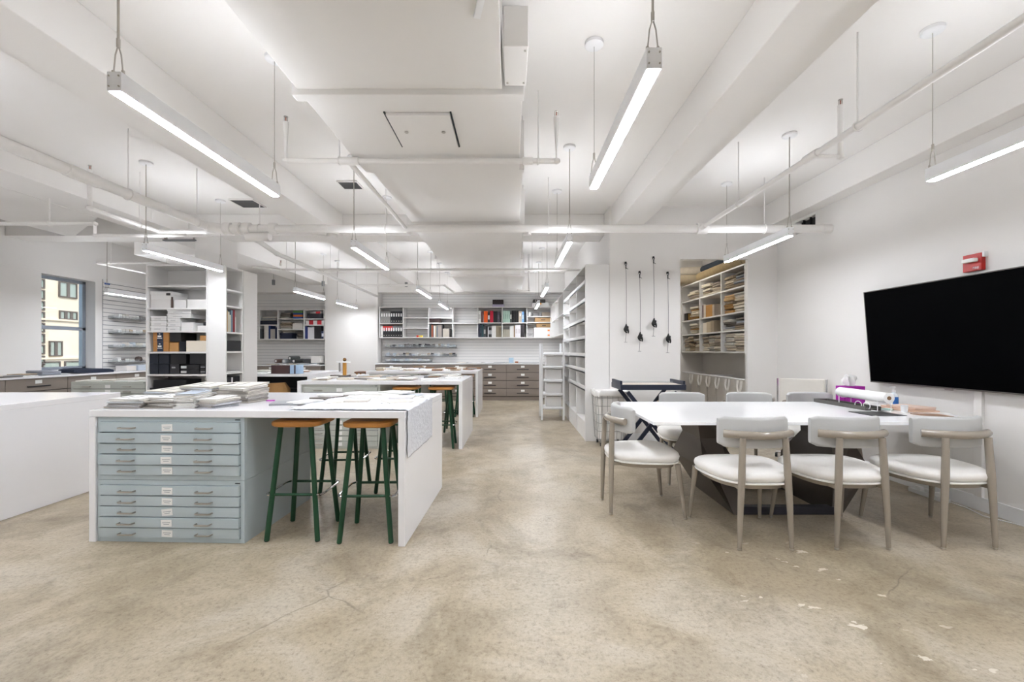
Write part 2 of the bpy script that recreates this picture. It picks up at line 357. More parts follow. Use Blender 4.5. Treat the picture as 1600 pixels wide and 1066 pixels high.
pipe('white crossing pipe with two upturned sprinkler ends under the duct', [([(-1.73, 3.33, 2.99), (-1.73, 3.33, 2.70), (.34, 3.33, 2.70), (.34, 3.33, 3.03)], .021), ([(-1.25, 3.33, 2.70), (-1.21, 4.95, PZ)], .02)],
     heads=[(-1.73, 3.33, 3.0), (.34, 3.33, 3.04)], base=(-.7, 3.33, 2.70), hangers=[(-1.32, 3.33, 2.70, .021), (.2, 3.33, 2.70, .021)], fits=[((-1.32, 3.33, 2.70), (-1.17, 3.33, 2.70), .03), ((.08, 3.33, 2.70), (.16, 3.33, 2.70), .029)])
pipe('white crossing pipe behind the second row of lamps', [([(-4.3, 7.2, 2.64), (-4.0, 7.5, 2.64), (-4.0, 7.53, PZ), (1.3, 7.53, PZ)], .022)], base=(-1, 7.53, PZ), hangers=[(-3.9, 7.53, PZ, .022), (-3.0, 7.53, PZ, .022), (-1.4, 7.53, PZ, .022), (.35, 7.53, PZ, .022)],
     heads=[(-4.0, 7.53, PZ+.12)])
pipe('rear white crossing pipe stepping down toward the duct', [([(-3.3, 9.3, PZ), (-1.55, 9.3, PZ), (-1.45, 9.3, PZ), (-1.25, 9.5, PZ-.14), (-.9, 9.5, PZ-.14)], .022)], base=(-2, 9.3, PZ), hangers=[(-2.6, 9.3, PZ, .022), (-1.6, 9.3, PZ, .022)])
pipe('short white riser pipe beside the rear duct end', [([(.35, 9.0, 3.235), (.35, 9.0, 2.5), (.1, 9.0, 2.5)], .02)], base=(.35, 9, 2.5))
pipe('white sprinkler pipe frame above the window', [([(-6.63, 6.95, PZ), (-5.6, 6.95, PZ)], .018), ([(-6.63, 6.95, PZ), (-6.63, 8.5, PZ)], .018)], base=(-6.6, 7, PZ), hangers=[(-6.4, 6.95, PZ, .018)])

# ------------------------------------------------------------------ linear lamps
E_DN = emis('lamp_lens_light', (.93, .968, 1.05), DOWN_STRENGTH); E_UP = emis('lamp_uplight', (.93, .968, 1.05), UP_STRENGTH)
M_LAMP = mat('white_lamp_housing', 'F6F7FA', .4)
def make_lamp(zb):
    L = 1.21; t = thing('linear_lamp', '', 'lamp', (0, 0, zb))
    b = MB(); b.box(-.029, .029, 0, L, .002, .08); body = b.build('housing', M_LAMP, t, bevel=.002)
    b = MB()
    for x in (-.02, .02):
        for z in (.02, .062): b.cyl((x, -.003, z), (x, 0, z), .0035, n=8)
    b.build('end_screw', M_STEEL, body)
    MB().box(-.022, .022, .008, L-.008, -.002, .001).build('lens', E_DN, t)
    MB().box(-.016, .016, .06, L-.06, .0801, .0804).build('uplight', E_UP, t)
    for y, th in ((.02, .005), (L-.02, .0022)):
        b = MB(); top = H-zb
        b.tube([(-.02, y, .08), (-.012, y, .16), (0, y, .2)], .0028, 6); b.tube([(.02, y, .08), (.012, y, .16), (0, y, .2)], .0028, 6)
        b.cyl((-.02, y, .08), (-.02, y, .095), .006, n=8); b.cyl((.02, y, .08), (.02, y, .095), .006, n=8)
        b.cyl((0, y, .19), (0, y, .225), .007, n=8); b.cyl((0, y, .2), (0, y, top), th, n=6)
        b.build('cable', M_STEEL, t)
        MB().lathe([(.001, top-.028), (.05, top-.028), (.06, top-.02), (.06, top-.002), (.001, top-.001)], (0, y, 0)).build('canopy', M_WHITE, t, smooth=True)
    return t
lamp0 = make_lamp(2.30); lamp1 = make_lamp(2.14)
LAMPS = [(.53, 1.62, 'nearest white linear lamp, right of the duct'), (.56, 4.22, 'second linear lamp along the row right of duct'), (.585, 7.25, 'third linear lamp along the row right of duct'), (.60, 9.75, 'farthest linear lamp in the row right of duct'),
         (-1.61, 1.76, 'nearest white linear lamp, left of the duct'), (-1.62, 4.44, 'second linear lamp along the row left of duct'), (-1.64, 7.55, 'third linear lamp along the row left of duct'), (-1.64, 9.85, 'farthest linear lamp in the row left of duct'),
         (-3.86, 4.57, 'linear lamp hanging before the freestanding white bookcase'), (-3.87, 7.75, 'linear lamp hanging before the rear left alcove shelves'), (-3.86, 9.6, 'linear lamp hanging before the blank rear pier'),
         (2.60, 1.50, 'linear lamp cut by the right picture edge'), (2.55, 3.98, 'linear lamp hanging before the fabric closet opening'),
         (-3.86, 1.6, 'added off-frame linear lamp over the near left white island'),  # out of frame, added for the light it gives
         (.53, -1.3, 'added fill lamp behind the camera, right of duct'), (-1.61, -1.3, 'added fill lamp behind the camera, left of duct'), (2.6, -1.3, 'added fill lamp behind the camera by the right wall'), (-3.86, -1.3, 'added fill lamp behind the camera in left bay'),  # unseen row added behind the camera to light the room
         (-5.9, 2.6, 'linear lamp beside the blank left wall'), (-6.0, -1.0, 'added fill lamp behind the camera at far left')]  # the one behind the camera belongs to the added row
for i, (x, y, lb) in enumerate(LAMPS):
    if i == 0: lamp0.location = (x, y, 2.30); lamp0['label'] = lb; lamp0['group'] = 'linear pendant lamps'
    else: dup(lamp0, (x, y, 2.30), 0, lb, 'linear pendant lamps')
lamp1.location = (-6.3, 6.75, 2.14); lamp1['label'] = 'linear lamp hanging before the slatted wall by window'; lamp1['group'] = 'linear pendant lamps'
_d, _u = E_DN, E_UP; E_DN = emis('closet_fill_lens', (1, .96, .9), 27); E_UP = emis('closet_fill_uplight', (1, .96, .9), 6)  # unseen lamp added above the doorway to brighten the closet
closet_fill = make_lamp(2.95); E_DN, E_UP = _d, _u; closet_fill.location = (2.62, 6.75, 2.95); tag(closet_fill, 'added fill lamp hidden above the closet doorway to brighten the closet', 'lamp', 'linear pendant lamps')
# small track spots at the back
def spot0():
    t = thing('spotlight', '', 'spotlight', (0, 0, 0))
    MB().cyl((0, 0, 0), (0, 0, .12), .035).build('can', mat('mid_grey_metal', '7d7f80', .5), t, smooth=True)
    MB().cyl((0, 0, .12), (0, 0, .42), .006, n=6).build('stem', M_STEEL, t)
    return t
sp = spot0()
for i, (x, y, lb) in enumerate([(-2.6, 10.7, 'small grey spotlight above the left rear wall shelf'), (-4.6, 10.6, 'small grey spotlight above the blank rear pier'), (-5.7, 10.4, 'small grey spotlight above the alcove shelves'), (-1.05, 10.9, 'small grey spotlight beside the rear duct end')]):
    if i == 0: sp.location = (x, y, 2.72+.1); sp['label'] = lb; sp['group'] = 'rear spotlights'
    else: dup(sp, (x, y, 2.82), 0, lb, 'rear spotlights')

t = thing('metal_channel', 'grey metal channel under the cross beam above the bookcase', 'bracket', (-4.88, 6.4, 2.86))
MB().box(-.24, .24, -.03, .03, .0, .02).build('rail', mat('mid_grey_metal', '7d7f80', .5), t, bevel=.003)
for x in (-.22, .2): MB().box(x, x+.02, -.02, .02, .02, .07).build('hanger', M_STEEL, t)
t = thing('junction_box', 'round white box with conduit under the cross beam', 'junction box', (-2.60, 6.28, 2.93))
MB().cyl((0, 0, -.05), (0, 0, -.003), .075, n=24).build('housing', M_PIPE, t, smooth=True)
MB().tube([(0, 0, -.03), (-.2, .0, -.02), (-.35, -.02, .06), (-.45, -.02, .2), (-.45, -.02, .3)], .012, 8).build('conduit', M_PIPE, t, smooth=True)

# ================================================================== ISLANDS AND FLAT FILES
def island(L, D, h, label, loc, rz=0, tk=.045):
    t = thing('work_island', label, 'island', loc, rz, 'white work islands')
    MB().box(0, L, 0, D, h-tk, h).build('countertop', M_QUARTZ, t, bevel=.003)
    MB().box(0, tk, 0, D, 0, h-tk).build('end_panel', M_QUARTZ, t, bevel=.003)
    MB().box(L-tk, L, 0, D, 0, h-tk).build('end_panel', M_QUARTZ, t, bevel=.003)
    return t
def flatfile(w_, d_, h_, label, loc, rz, m, nd=5, group='flat file cabinets', offs=(), simple=False, seed=0, tilt=None):
    t = thing('flat_file_cabinet', label, 'cabinet', loc, rz, group)
    b = MB(); b.box(0, w_, .02, d_, 0, h_); b.box(0, .018, 0, .02, 0, h_); b.box(w_-.026, w_, 0, .02, 0, h_); b.box(.018, w_-.026, 0, .02, h_-.032, h_); b.box(.018, w_-.026, 0, .02, 0, .028)
    b.build('body', m, t, bevel=.0015)
    MB().box(.018, w_-.026, .012, .0195, .028, h_-.032).build('drawer_recess', M_GAP, t)
    pit = (h_-.06)/nd; rr = random.Random(seed)
    for k in range(nd):
        z1 = h_-.034-k*pit; off = offs[k] if k < len(offs) else 0
        x0 = .022-off*.4
        dr = MB().box(x0, w_-.03, -.012-off, .012, z1-pit+.006, z1).build('drawer', m, t, bevel=.0015)
        zc = z1-pit*.5
        for fx in (.218, .74):
            hx = w_*fx; y0 = -.012-off
            MB().tube([(hx-.05, y0, zc), (hx-.047, y0-.022, zc), (hx-.04, y0-.027, zc), (hx+.04, y0-.027, zc), (hx+.047, y0-.022, zc), (hx+.05, y0, zc)], .0055, 8).build('handle', M_STEEL, dr, smooth=True)
        if not simple or k < nd:
            b = MB(); a = rr.uniform(-.04, .04)
            if tilt is not None and k == tilt: a = -.12
            Mx = Matrix.Translation((w_*.487, -.0135-off, zc+.003)) @ Matrix.Rotation(a, 4, 'Y')
            b.box(-.036, .036, -.0008, .0005, -.023, .021, Mx); b.mi = 1
            if not simple:
                b.box(-.026, .026, -.0014, -.0008, .002, .005, Mx); b.box(-.018, .018, -.0014, -.0008, -.009, -.006, Mx)
            b.build('label_card', [M_PAPER, mat('print_grey', '8f959c', .8)], dr)
    MB().box(w_-.062, w_-.03, -.0015, .001, h_-.02, h_-.013).build('maker_plate', M_GAP, t)
    return t
RZ1 = math.radians(-2.0)
def loc1(x, y, z=0):    # point in the first island's own frame
    c, s_ = math.cos(RZ1), math.sin(RZ1); return (-2.765+x*c-y*s_, 2.843+x*s_+y*c, z)
island(2.085, 1.21, .862, 'nearest white waterfall island with sage flat files beneath', loc1(0, 0), RZ1)
offs_u = (0, .008, 0, .008, 0); offs_l = (0, 0, .0, .006, 0)
flatfile(.985, .86, .41, 'upper sage green five drawer flat file under nearest island', loc1(.048, .012, .407), RZ1, M_FILE, offs=offs_u, seed=1)
flatfile(.985, .86, .405, 'lower sage green five drawer flat file standing on floor', loc1(.048, .012, 0), RZ1, M_FILE, offs=offs_l, seed=2, tilt=2)
island(2.10, 1.32, .862, 'second white waterfall island down the aisle', (-2.73, 5.53, 0), math.radians(-.6))
flatfile(1.0, .86, .41, 'upper pale grey flat file under the second island', (-2.68, 5.545, .407), math.radians(-.6), M_FILE2, simple=True, seed=3)
flatfile(1.0, .86, .405, 'lower pale grey flat file under the second island', (-2.68, 5.545, 0), math.radians(-.6), M_FILE2, simple=True, seed=4)
island(2.10, 1.28, .862, 'third and farthest white waterfall island down the aisle', (-2.74, 8.16, 0))
flatfile(.98, .86, .41, 'upper pale grey flat file under the farthest island', (-2.69, 8.175, .407), 0, M_FILE2, simple=True, seed=5)
flatfile(.98, .86, .405, 'lower pale grey flat file under the farthest island', (-2.69, 8.175, 0), 0, M_FILE2, simple=True, seed=6)
# near-left island (solid end face toward the aisle)
island(2.4, 3.1, .85, 'large near left white island cut by the left picture edge', (-6.15, 1.07, 0))
flatfile(1.08, .8, .405, 'lower grey green flat file by the left window counter', (-6.2, 6.12, 0), 0, M_FILE2, seed=7, simple=True)
flatfile(1.08, .8, .405, 'upper grey green flat file by the left window counter', (-6.2, 6.12, .406), 0, M_FILE2, seed=8, simple=True)
# island behind the freestanding bookcase, open front with storage
t = thing('work_island', 'white island with open dark storage bay behind the bookcase', 'island', (-5.1, 7.16, 0), 0, 'white work islands')
MB().box(0, 1.77, 0, 1.39, .82, .862).build('countertop', M_QUARTZ, t, bevel=.003)
MB().box(1.73, 1.77, 0, 1.39, 0, .82).build('end_panel', M_QUARTZ, t, bevel=.003)
MB().box(0, .04, 0, 1.39, 0, .82).build('end_panel', M_LAM, t)
MB().box(.04, 1.73, .75, .79, 0, .82).build('back_panel', mat('charcoal_panel', '2b2b2d', .6), t)
MB().box(.04, 1.73, .02, .75, .06, .085).build('lower_shelf', M_LAM, t)

# ================================================================== STOOLS
def rrect(hx, hy, r, n=5, ex=0):
    P = []
    for cx, cy, a0 in ((hx-r, hy-r, 0), (-hx+r, hy-r, PI/2), (-hx+r, -hy+r, PI), (hx-r, -hy+r, 3*PI/2)):
        for k in range(n+1): a = a0+PI/2*k/n; P.append((cx+r*math.cos(a), cy+r*math.sin(a)))
    return P
def make_stool(seat_m=M_OAK, leg_m=M_DGREEN):
    t = thing('bar_stool', '', 'stool', (0, 0, 0))
    b = MB(); rg = []
    for (ins, z) in ((.018, .745), (.004, .752), (0, .765), (.003, .778), (.02, .786), (.07, .784), (.11, .782)):
        rg.append([Vector((x, y, z)) for x, y in rrect(.165-ins, .175-ins, max(.02, .075-ins*.5))])
    b.rings(rg).build('seat', seat_m, t, smooth=True)
    def lp(sx, sy, z): k = 1-z/.755; return Vector((sx*(.10+.067*k), sy*(.118+.052*k), z))
    for sx in (-1, 1):
        for sy in (-1, 1):
            g = MB().cyl(lp(sx, sy, 0.006), lp(sx, sy, .755), .0168, n=14).build('leg', leg_m, t, smooth=True)
            MB().cyl(lp(sx, sy, 0), lp(sx, sy, .008), .0135, n=12).build('foot_cap', M_BLACK, g)
    for sy in (-1, 1):
        MB().cyl(lp(-1, sy, .30), lp(1, sy, .30), .0095, n=10).build('crossbar', leg_m, t, smooth=True)
    for sx in (-1, 1):
        a, c = lp(sx, -1, .30), lp(sx, 1, .30); o = Vector((sx*.045, 0, 0))
        pts = [a, a+o*.6+Vector((0, -.004, 0)), a+o*.95+Vector((0, .018, 0)), a+o*1.02+Vector((0, .045, 0)), c+o*1.02+Vector((0, -.045, 0)), c+o*.95+Vector((0, -.018, 0)), c+o*.6+Vector((0, .004, 0)), c]
        MB().tube(pts, .0075, 8).build('footrest', M_CHROME, t, smooth=True)
    return t
stool = make_stool()
ST = [(-1.44, 3.02, 0, 'oak seated green stool beside the sage flat files, front row'), (-.955, 2.99, .02, 'oak seated green stool nearest the end panel, front row'),
      (-1.50, 3.93, .05, 'green stool behind the left front stool, far side of island'), (-1.02, 3.97, -.03, 'green stool behind the right front stool, far side of island'),
      (-1.38, 5.72, 0, 'left green stool at front of the second island'), (-.92, 5.70, .04, 'right green stool at front of the second island'),
      (-1.35, 6.78, 0, 'left green stool at back of the second island'), (-.87, 6.80, .03, 'right green stool at back of the second island'),
      (-1.38, 8.35, 0, 'left green stool at front of the farthest island'), (-.90, 8.33, 0, 'right green stool at front of the farthest island')]
for i, (x, y, rz, lb) in enumerate(ST):
    if i == 0: stool.location = (x, y, 0); stool['label'] = lb; stool['group'] = 'green bar stools'
    else: dup(stool, (x, y, 0), rz, lb, 'green bar stools')
M_AMB = mat('amber_wood', 'B9822F', .4, var=.1)
s2 = make_stool(mat('walnut_seat', '6B4A33', .5, var=.1), M_AMB); s2.location = (-3.33, 9.75, 0); s2['label'] = 'brown stool with amber legs behind the farthest island'; s2['group'] = 'wooden stools'

# ================================================================== MEETING TABLE AND CHAIRS
t = thing('meeting_table', 'long glossy white meeting table on faceted dark base', 'table', (2.1, 3.65, 0))
MB().prism([(-1.11, -.61), (1.19, -.61), (1.40, -.15), (1.40, .61), (-1.11, .61)], .728, .75).build('tabletop', mat('gloss_white_glass', 'FFFFFF', .1, var=.0, coat=0, spec=.35), t, bevel=.002)
def faceted(sx):
    b = MB()
    o_ = [(-.65, .728), (-.60, .55), (-.635, .34), (-.41, .0)]      # outer edge x,z
    i_ = [(-.47, .728), (-.44, .55), (-.36, .34), (-.33, .0)]
    poly = o_ + i_[::-1]
    hy = {.728: .24, .55: .18, .34: .33, .0: .34}
    rings = []
    for sgn in (-1, 1): rings.append([Vector((sx*x, sgn*hy[z], z)) for x, z in poly])
    b.rings(rings); return b
faceted(1).build('pedestal', M_BRONZE, t); faceted(-1).build('pedestal', M_BRONZE, t)
for y in (-.34, .28): MB().box(-.37, .37, y, y+.06, 0, .06).build('floor_bar', mat('dark_slate_metal', '3F3E46', .4, metal=.4), t, bevel=.002)
def seatring(ins, z, n=40):
    out = []
    for k in range(n):
        a = 2*PI*k/n; c, s_ = math.cos(a), math.sin(a); e = .62 if s_ > 0 else .8
        y = (abs(s_)**e)*(1 if s_ > 0 else -1)*(.265-ins)
        wx = .268+.028*(y/.265)
        x = (abs(c)**.62)*(1 if c > 0 else -1)*(wx-ins); out.append(Vector((x, y, z)))
    return out
def make_chair():
    t = thing('dining_chair', '', 'chair', (0, 0, 0))
    MB().rings([seatring(i, z) for i, z in ((.03, .418), (.008, .421), (.0, .432), (-.004, .45), (.002, .468), (.022, .482), (.07, .489), (.14, .490))]).build('seat', M_SEATFAB, t, smooth=True)
    MB().rings([seatring(i, z) for i, z in ((.02, .403), (.003, .405), (.0, .411), (.003, .417), (.02, .419))]).build('piping', M_SEATFAB, t, smooth=True)
    MB().rings([seatring(i, z) for i, z in ((.06, .372), (.035, .374), (.03, .402), (.05, .403))]).build('seat_frame', M_TAUPEW, t, smooth=True)
    for sx in (-1, 1):
        f = MB().cyl((sx*.262, .262, .012), (sx*.235, .215, .40), .0115, .021, 16).build('leg', M_TAUPEW, t, smooth=True)
        MB().cyl((sx*.2632, .2645, 0), (sx*.262, .262, .014), .0105, .012, 12).build('foot_cap', M_STEEL, f)
        b = MB(); b.tube([(sx*.163, -.265, .012), (sx*.155, -.262, .25), (sx*.145, -.258, .45), (sx*.134, -.25, .70)], [.0125, .018, .0215, .019], 16)
        r_ = b.build('leg', M_TAUPEW, t, smooth=True)
        MB().cyl((sx*.1634, -.2652, 0), (sx*.163, -.265, .014), .0115, .013, 12).build('foot_cap', M_STEEL, r_)
        b = MB(); b.box(sx*.15-.012, sx*.15+.012, -.25, -.17, .375, .40); b.build('bracket', M_TAUPEW, t, bevel=.003)
    pts = []
    for k in range(13):
        a = -1+2*k/12; pts.append((a*.215, -.255+.085*a*a, .715))
    MB().tube(pts, .0255, 16).build('back_rail', M_TAUPEW, t, smooth=True)
    b = MB(); rg = []
    for k in range(15):
        a = -1+2*k/14; x = a*.228; yc = -.195+.085*a*a; e = 1 if abs(a) < .99 else .6
        hh = .100*(1 if abs(a) < .9 else (.93 if abs(a) < .99 else .82)); th = .027*(1 if abs(a) < .9 else (.9 if abs(a) < .99 else .5))
        rg.append([Vector((x, yc+qy*th/.027, .722+qz*hh/.1)) for qy, qz in [(p[0], p[1]) for p in rrect(.027, .1, .02, 3)]])
    b.rings(rg).build('backrest', M_BACKLE, t, smooth=True)
    return t
chair = make_chair()
CH = [(1.585, 2.985, 0, 'left of three chairs with backs to the camera at table'), (2.20, 2.995, 0, 'middle of three chairs with backs to the camera at table'), (2.875, 3.0, 0, 'right of three chairs with backs to the camera, nearest television'),
      (1.02, 3.48, -PI/2, 'chair at the left end of the meeting table'),
      (1.72, 4.30, PI, 'left chair on the far side of the meeting table'), (2.40, 4.30, PI, 'middle chair on the far side of the meeting table'), (3.02, 4.31, PI, 'right chair on the far side of the meeting table')]
for i, (x, y, rz, lb) in enumerate(CH):
    if i == 0: chair.location = (x, y, 0); chair['label'] = lb; chair['group'] = 'ivory meeting chairs'
    else: dup(chair, (x, y, 0), rz, lb, 'ivory meeting chairs')
# mesh office chair
t = thing('office_chair', 'cream mesh office chair with chrome arms beyond the table', 'chair', (3.27, 4.92, 0), -.6)
MB().box(-.22, .22, .2, .22, .50, .92).build('backrest', mat('cream_mesh', 'D9D4CB', .85, bump=.2, bscale=400), t, bevel=.008)
MB().box(-.22, .22, -.22, .2, .44, .46).build('seat', MATS['cream_mesh'], t, bevel=.008)
for sx in (-1, 1):
    MB().tube([(sx*.24, .2, .92), (sx*.24, .19, .5), (sx*.24, -.2, .44)], .010, 8).build('side_frame', M_CHROME, t, smooth=True)
    MB().tube([(sx*.24, .16, .46), (sx*.27, .13, .68), (sx*.27, .08, .70), (sx*.27, -.12, .70), (sx*.27, -.16, .67), (sx*.24, -.14, .45)], .009, 8).build('armrest', M_CHROME, t, smooth=True)
MB().cyl((0, 0, .08), (0, 0, .44), .025).build('post', M_CHROME, t)
for k in range(5):
    a = 2*PI*k/5+.3; lg = MB().cyl((0, 0, .1), (.26*math.cos(a), .26*math.sin(a), .06), .018, .012).build('leg', M_CHROME, t)
    MB().cyl((.26*math.cos(a)-.012, .26*math.sin(a), .025), (.26*math.cos(a)+.012, .26*math.sin(a), .025), .025, n=12).build('caster', M_BLACK, lg)

# ---- things on the meeting table
TT = .75
t = thing('paper_roll', 'white paper roll resting on the wire stand', 'paper roll', (3.045, 3.78, TT))
MB().cyl((-.02, -.29, .118), (.015, .28, .118), .042, n=24).build('roll', M_PAPER, t, smooth=True)
MB().cyl((-.02, -.292, .118), (-.02, -.288, .118), .016, n=16).build('core', mat('cardboard_core', '8a6a4c', .8), t)
t = thing('wire_stand', 'white wire stand under the paper roll', 'stand', (3.045, 3.78, TT))
b = MB()
for y in (-.22, .2):
    b.tube([(-.055, y, 0), (-.055, y, .09), (-.03, y, .075), (.03, y, .075), (.055, y, .09), (.055, y, 0)], .003, 6)
b.tube([(-.055, -.22, .004), (-.055, .2, .004)], .003, 6); b.tube([(.055, -.22, .004), (.055, .2, .004)], .003, 6)
b.build('frame', M_WHITE, t)
for y in (-.12, -.03):
    MB().tube([(-.062+.0, y+.035*math.cos(a), .035+.03*math.sin(a)) for a in [2*PI*k/16 for k in range(16)]], .0035, 6, closed=True).build('loop', M_WHITE, t)
t = thing('desk_tray', 'long dark grey mesh tray behind the wire stand', 'tray', (2.96, 3.93, TT))
M_DG = mat('dark_grey_mesh', '55534F', .6, var=.1, scale=60)
MB().box(-.02, .11, -.31, .31, .001, .012).build('base', M_DG, t)
b = MB(); b.box(-.02, -.014, -.31, .31, .012, .034); b.box(.104, .11, -.31, .31, .012, .034); b.box(-.014, .104, .302, .31, .012, .034); b.build('rim', M_DG, t)
t = thing('tissue_box', 'purple tissue box with white tissue pulled up', 'tissue box', (3.21, 4.13, TT), .05)
M_PUR = mat('purple_card', 'A3139A', .5, var=.12, scale=20)
MB().box(-.10, .10, -.055, .055, 0, .165).build('carton', M_PUR, t, bevel=.003)
b = MB(); rg = []
for z, r in ((.163, .03), (.19, .05), (.22, .062), (.25, .05), (.265, .02)):
    rg.append([Vector(((r+.014*math.sin(3*a+z*60))*math.cos(a)*1.1-.01, (r*.5+.008*math.sin(5*a))*math.sin(a), z+.012*math.sin(2*a+1))) for a in [2*PI*k/18 for k in range(18)]])
b.rings(rg).build('tissue', M_PAPER, t, smooth=True)
t = thing('sanitizer_bottle', 'clear pump bottle of hand sanitizer with blue label', 'bottle', (3.44, 3.92, TT))
MB().lathe([(.001, 0), (.03, 0), (.032, .01), (.032, .09), (.026, .115), (.012, .125), (.001, .126)]).build('bottle', mat('clear_gel', 'E3EBF0', .15), t, smooth=True)
b = MB()
for k in range(8):
    a0, a1 = -2.5+k*.2, -2.5+(k+1)*.2
    b.rings([[Vector((.0328*math.cos(a), .0328*math.sin(a), z)) for a, z in ((a0, .02), (a1, .02), (a1, .085), (a0, .085))], [Vector((.0322*math.cos(a), .0322*math.sin(a), z)) for a, z in ((a0, .02), (a1, .02), (a1, .085), (a0, .085))]])
b.build('label', mat('blue_label', '2F6FB8', .4, var=.2, scale=60), t)
b = MB(); b.cyl((0, 0, .125), (0, 0, .145), .014); b.cyl((0, 0, .145), (0, 0, .168), .005); b.box(-.035, .01, -.008, .008, .166, .176); b.build('pump', M_WHITE, t)
tag(MB().box(-.135, .135, -.115, .115, 0, .003).build('sheet', M_BLACK, None, (2.885, 3.44, TT), .02), 'flat black sheet lying before the wire stand', 'paper')
tag(MB().lathe([(.001, 0), (.022, 0), (.025, .055), (.001, .055)]).build('cup', M_WHITE, None, (3.2, 3.55, TT), smooth=True), 'small white cup beside the dark tray', 'cup')
for i, (x, y, sx, sy, c, rz, z, nm) in enumerate([(3.33, 3.66, .12, .15, 'D9B7A0', .1, 0, 'lowest'), (3.34, 3.68, .11, .14, 'E3C4B1', -.06, .012, 'middle'), (3.35, 3.66, .10, .12, 'E8CFBF', .15, .024, 'topmost')]):
    tag(MB().box(-sx, sx, -sy, sy, 0, .012).build('sample_board', mat('blush_board_%d' % i, c, .7), None, (x, y, TT+z), rz, bevel=.002), nm+' blush sample board in the stack by the wall', 'sample board', 'blush sample boards')
tag(MB().box(-.10, .10, -.07, .07, 0, .004).build('booklet', mat('tan_print', '9c7b62', .5, var=.3, scale=30), None, (3.24, 3.36, TT), -.1), 'brown printed booklet on the table near the right end', 'booklet')
tag(MB().box(-.04, .04, -.03, .03, 0, .01).build('swatch', mat('mint_swatch', 'BFD8D0', .7), None, (3.17, 3.68, TT), .4), 'small mint swatch beside the blush boards', 'swatch')

# ================================================================== TV, ALARM, RACEWAY, POWER STRIP
t = thing('television', 'large black wall television tilted downward on the right wall', 'television', (XR-.02, 3.575, .94))
Mt = Matrix.Rotation(-math.radians(4.5), 4, 'Y')
MB().box(-.05, -.012, -.78, .78, 0, .90, Mt).build('body', M_BLACK, t, bevel=.004)
MB().box(-.052, -.050, -.772, .772, .012, .892, Mt).build('screen', mat('off_screen', '020203', .55, var=0, spec=.02), t)
b = MB(); b.box(-.054, -.049, -.78, .78, 0, .010, Mt); b.box(-.054, -.049, .773, .78, 0, .9, Mt); b.box(-.054, -.049, -.78, -.773, 0, .9, Mt); b.box(-.054, -.049, -.78, .78, .893, .9, Mt); b.build('bezel', mat('bezel_grey', '6A6560', .35, metal=.5), t)
MB().box(-.058, -.045, -.03, .03, -.012, .002, Mt).build('sensor_nub', M_STEEL, t)
MB().box(-.03, .019, -.2, .2, .3, .6).build('wall_bracket', M_BLACK, t)
t = thing('fire_alarm', 'red wall fire alarm with white strobe above the television', 'fire alarm', (XR-.001, 3.43, 1.875))
MR = mat('alarm_red', 'B3180F', .4)
MB().box(-.035, 0, -.07, .07, 0, .135).build('housing', MR, t, bevel=.004)
MB().box(-.075, -.035, -.05, .045, .068, .098).build('strobe', mat('strobe_white', 'E8E6E0', .15), t, bevel=.006)
textmesh('FIRE', .026, 'lettering', M_WHITE, t, (-.0358, -.03, .022), (PI/2, 0, -PI/2))
MB().box(-.03, 0, -.085, -.07, .1, .14).build('side_tab', M_WHITE, t)
t = thing('cable_raceway', 'white cable raceway below the television', 'cable cover', (XR-.012, 3.40, .11))
MB().box(-.012, .012, -.03, .03, 0, .86).build('cover', M_WALL, t, bevel=.003)
t = thing('power_strip', 'white power strip on floor against the right baseboard', 'power strip', (XR-.10, 3.72, 0))
MB().box(-.03, .03, -.16, .16, 0, .035).build('body', M_WHITE, t, bevel=.004)
for k in range(3): MB().box(-.018, .018, -.12+k*.09, -.07+k*.09, .035, .065).build('plug', M_WHITE, t, bevel=.004)
MB().tube([(.0, -.16, .02), (.03, -.28, .01), (-.02, -.45, .008), (.04, -.6, .01), (.06, -.8, .02)], .004, 6).build('cord', M_WHITE, t)

